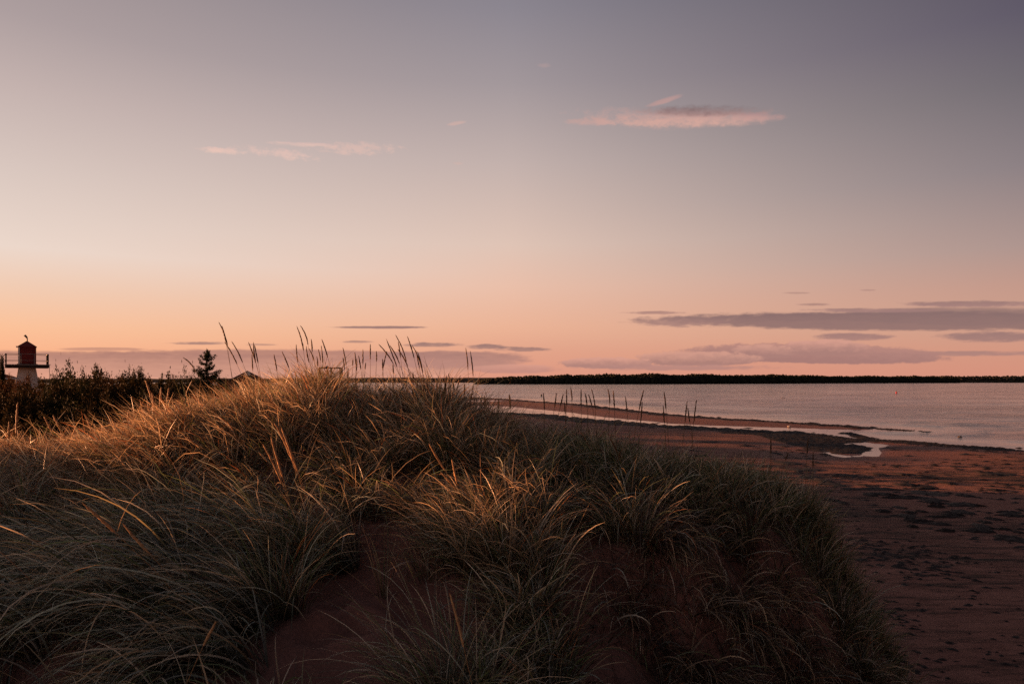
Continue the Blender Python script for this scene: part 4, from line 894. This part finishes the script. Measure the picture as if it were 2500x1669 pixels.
# ------------------------------------------------------------------ lighthouse
YL = 60.0; q1 = YL/F
Xl = YL*(66-HX)/F; zg = 1.45
face = math.atan2(-Xl, YL)                      # turns the front towards the photographer
lh = empty('lighthouse', (Xl, YL+0.0, zg), face+R(0.8), 'small white tapered lighthouse with red lantern house and railed gallery', 'lighthouse')
kx = q1*math.cos(face)                          # metres per photo pixel across the face
def zpx(y): return ZE+YL*(HY-y)/F-zg
def xpx(x): return (x-66)*kx
mb = MB(); prof = [(0, 62), (zpx(1000), 48), (zpx(975), 40.5), (zpx(955), 34.5), (zpx(935), 29), (zpx(918), 25), (zpx(905), 22.5), (zpx(898), 21)]
zs = []
for k in range(46):                              # shingle courses: each one a little proud of the one above
    f0, f1 = k/46., (k+1)/46.; zt = prof[-1][0]
    hw = lambda z: float(np.interp(z, [p[0] for p in prof], [p[1] for p in prof]))*kx
    mb.frustum(f0*zt, hw(f0*zt)+.012, f1*zt-.001, hw(f1*zt))
mb.build('tower', M_white, lh)
dz0, dz1 = zpx(898), zpx(890); hd = 52*kx
mb = MB()
for k in range(4):
    s_ = -hd+k*2*hd/3; mb.box((-hd, s_-.04, dz0), (hd, s_+.04, dz1-.06))
mb.build('deck_joists', M_wood, lh)
for k in range(14):
    x0 = -hd-.05+k*(2*hd+.1)/14; mb = MB(); mb.box((x0, -hd-.05, dz1-.058), (x0+(2*hd+.1)/14-.012, hd+.05, dz1)); mb.build('deck_plank', M_grey, lh)
for sx in (-1, 1):
    MB().box((sx*hd-.03 if sx > 0 else -hd-.03, -hd, dz0+.003), (sx*hd+.03, hd, dz1-.061)).build('fascia', M_grey, lh)
for sy in (-1, 1):
    MB().box((-hd-.032, sy*hd-.03, dz0+.001), (hd+.032, sy*hd+.03, dz1-.062)).build('fascia', M_grey, lh)
zr, zm = zpx(864.5), zpx(880); hp = hd-.04
for (x, y) in [(-hp,-hp),(hp,-hp),(-hp,hp),(hp,hp),(xpx(51),-hp),(xpx(83),-hp),(-hp,0),(hp,0),(xpx(51),hp),(xpx(83),hp)]:
    w_ = .045 if abs(x) == hp else .026
    MB().box((x-w_, y-w_, dz1+.001), (x+w_, y+w_, zr-.035)).build('railing_post', M_wood if abs(x) == hp else M_grey, lh)
for z, hgt_ in ((zr, .04), (zm, .035)):
    for sy in (-1, 1): MB().box((-hp-.07, sy*hp-.06 if z == zr else sy*hp-.025, z-hgt_*.85), (hp+.07, sy*hp+.06 if z == zr else sy*hp+.025, z)).build('rail', M_grey, lh)
    for sx in (-1, 1): MB().box((sx*hp-.055 if z == zr else sx*hp-.022, -hp+.065, z-hgt_*.83), (sx*hp+.055 if z == zr else sx*hp+.022, hp-.065, z+.002)).build('rail', M_grey, lh)
# lantern house, boarded
hw_ = 20*kx; z1 = zpx(848); mb = MB(); nb_ = 15
for k in range(nb_):
    a_, b_ = dz1+(z1-dz1)*k/nb_, dz1+(z1-dz1)*(k+1)/nb_; mb.frustum(a_+.001, hw_+.012, b_, hw_-.004)
mb.build('lantern_wall', M_red, lh)
for sx in (-1, 1):
    for sy in (-1, 1):
        MB().box((sx*hw_-.06, sy*hw_-.06, dz1+.002), (sx*hw_+.06, sy*hw_+.06, z1-.01)).build('corner_board', M_trim if sx < 0 else M_red, lh)  # left boards white, putting the sunlit edge into their colour
MB().box((-hw_-.16, -hw_-.16, dz1+.003), (hw_+.16, hw_+.16, dz1+.06)).build('sill', M_dark, lh)
MB().box((-.42, -hw_-.022, dz1+.15), (.42, -hw_+.01, z1-.25)).build('door', M_redroof, lh, .008)
hr = 23.5*kx; z2 = zpx(832.5)
MB().frustum(z1, hr, z1+.08, hr).frustum(z1+.081, hr-.02, z2, .05).build('roof', M_redroof, lh)
MB().box((-hr-.10, -hr+.1, z1-.05), (-hr-.005, -hr+.3, z1+.09)).build('eave_glint_block', M_trim, lh, .015)  # white block added at the left eave to give the sun glint
pz = [(0, 0, z2-.05), (0, 0, zpx(826)), (-.02, 0, zpx(823.5)), (-.10, 0, zpx(820.5)), (-.17, 0, zpx(818))]
MB().tube(pz, [.055, .055, .075, .085, .09], 10).build('vent_pipe', M_dark, lh, smooth=False)
MB().tube([(-hp, -hp, zr-.02), (-hp-.38, -hp+.1, zm+.06), (-hp-.42, -hp+.1, zm-.02)], .028, 6).tube([(-hp-.44, -hp+.1, zm), (-hp, -hp, zm-.02)], .022, 6).build('ladder_hoop', M_dark, lh)
MB().box((hd+.04, -hd, dz1-.02), (hd+.16, -hd+.05, dz1+.02)).tube([(hd+.05, -hd+.02, dz1-.03), (hd+.05, -hd+.02, zpx(918)), (hd+.03, -hd+.02, 0)], .018, 5).build('down_pipe', M_dark, lh)

# red-roofed building, far left
Yb = 52.0; bx_ = Yb*(-40-HX)/F; zt = ZE+Yb*(HY-900)/F; ze_ = ZE+Yb*(HY-922)/F
bd = empty('red_roofed_building', (bx_, Yb, 1.4), face, 'brown-red roofed building half hidden at the left edge below the lighthouse', 'building')
rz, rp = ze_-1.4, zt-1.4
MB().box((-2.1, -2, 0), (1.9, 3, rz)).build('wall', M_wall, bd)
MB().poly([(-2.3,-2.3,rz),(2.2,-2.3,rz),(2.2,3.3,rz),(-2.3,3.3,rz),(-.6,-.6,rp),(-.6,1.6,rp),(.1,-.6,rp),(.1,1.6,rp)], [(0,1,6,4),(1,2,7,6),(2,3,5,7),(3,0,4,5),(4,6,7,5),(0,3,2,1)]).build('roof', M_shed, bd)
MB().box((-2.35,-2.36,rz-.12),(2.25,-2.28,rz+.02)).box((2.19,-2.27,rz-.12),(2.26,3.3,rz+.02)).build('fascia', M_trim, bd)
# cottage with a dark gable behind the crest
Yc = 70.0; cX = Yc*(604-HX)/F; ctg = empty('gabled_cottage', (cX, Yc, 1.4), math.atan2(-cX, Yc), 'dark gabled cottage roof peeping over the grassy crest', 'house')
rp = ZE+Yc*(HY-908.5)/F-1.4; sl = 13.0/24.0; hwc = 3.0; rz = rp-hwc*sl
MB().poly([(-hwc+.3,-3,0),(hwc-.3,-3,0),(hwc-.3,-3,rz+.1),(0,-3,rp-.1),(-hwc+.3,-3,rz+.1),(-hwc+.3,3,0),(hwc-.3,3,0),(hwc-.3,3,rz+.1),(0,3,rp-.1),(-hwc+.3,3,rz+.1)],
          [(0,1,2,3,4),(5,9,8,7,6),(0,4,9,5),(1,6,7,2),(3,2,7,8),(4,3,8,9)]).build('wall', M_roofd, ctg)
for s_ in (-1, 1):
    MB().poly([(0,-3.3,rp),(s_*hwc,-3.3,rz),(s_*hwc,3.3,rz),(0,3.3,rp),(0,-3.3,rp+.12),(s_*hwc,-3.3,rz+.12),(s_*hwc,3.3,rz+.12),(0,3.3,rp+.12)], [(0,1,2,3),(4,7,6,5),(0,4,5,1),(1,5,6,2),(2,6,7,3),(3,7,4,0)]).build('roof_slope', M_roofd, ctg)
    MB().box((s_*.02 if s_ > 0 else -.25, -3.36, rp-.35), (.25 if s_ > 0 else -.02, -3.31, rp+.02)).build('barge_board', M_trim, ctg)
# timber railing behind the crest
Yr = 30.0; kr = Yr/F; rX = Yr*(806-HX)/F; rl = empty('timber_railing', (rX, Yr, 1.4), 0, 'weathered timber railing of a beach stair standing above the crest', 'railing')
zr_ = lambda y: ZE+Yr*(HY-y)/F-1.4
for x0, x1, yt in ((777.5,780,899),(780.5,782.5,896.5),(797,801.5,893),(807,810,898),(829,832,898),(833,836.5,897)):
    MB().box(((x0-806)*kr, -.05, 0), ((x1-806)*kr, .05, zr_(yt)-.004)).build('post', M_wood, rl, .006)
MB().box(((779-806)*kr, -.065, zr_(899.5)), ((799-806)*kr-.02, .065, zr_(896))).build('rail', M_wood, rl, .006)
MB().box(((801.7-806)*kr, -.066, zr_(899.6)), ((836-806)*kr, .066, zr_(896.6))).build('rail', M_wood, rl, .006)
MB().box(((782.6-806)*kr, -.04, zr_(914.5)), ((796.9-806)*kr, .04, zr_(912.3))).build('rail', M_wood, rl, .006)
MB().tube([((806-806)*kr, 0, zr_(904)), ((818-806)*kr, 0, zr_(914))], .022, 5).build('brace', M_wood, rl)
shrub(806, 900, 22, 29.5, 1, 'scrawny shrub growing through the timber railing'); shrub(832, 898, 16, 29.6, 3, 'thin shrub against the right post of the railing'); shrub(850, 897, 12, 29, 3, 'small wispy shrub just right of the railing')

# ------------------------------------------------------------------ small things on the water and sand
def buoy(px, py, s_, m, label):
    X, Y = sea_pt(px, py); rt = empty('buoy', (X, Y, 0), 0, label, 'buoy')
    MB().tube([(0,0,-.2),(0,0,0),(0,0,.25*s_),(0,0,.5*s_),(0,0,.62*s_)], [.12*s_,.3*s_,.32*s_,.2*s_,.06*s_], 12).build('float', m, rt, smooth=True)
    MB().tube([(0,0,.6*s_),(0,0,1.1*s_)], .035*s_, 6).build('mast', M_dark, rt)
buoy(2188.5, 959.5, 1.0, M_buoy, 'small red buoy far out on the water'); buoy(1321.5, 966.5, .9, M_dark, 'tiny dark buoy beyond the sandbar')
def stone(px, py, r_, label, m=M_rock):
    X, Y, z = beach_pt(px, py); bm = bmesh.new(); bmesh.ops.create_icosphere(bm, subdivisions=2, radius=1)
    for v_ in bm.verts: v_.co = Vector((v_.co.x*r_*1.3, v_.co.y*r_, max(v_.co.z, -.5)*r_*.7))*(1+random.uniform(-.12, .12))
    me_ = bpy.data.meshes.new('stone'); bm.to_mesh(me_); bm.free(); o = mobj('stone', me_, m); o.location = (X, Y, max(z, 0)+r_*.3); tag(o, label, 'stone')
stone(1926.5, 1041.5, .12, 'small pale stone on the inner edge of the sandbar spit'); stone(2343, 1074.5, .13, 'small dark stone awash near the waterline', M_drift)
X, Y = sea_pt(1912, 971.5); tag(MB().tube([(X-.55, Y, .0), (X-.1, Y, .22), (X+.35, Y+.1, .12), (X+.6, Y+.1, -.05)], [.05, .07, .06, .03], 7).build('driftwood', M_drift, smooth=True), 'bent piece of driftwood floating offshore', 'driftwood')
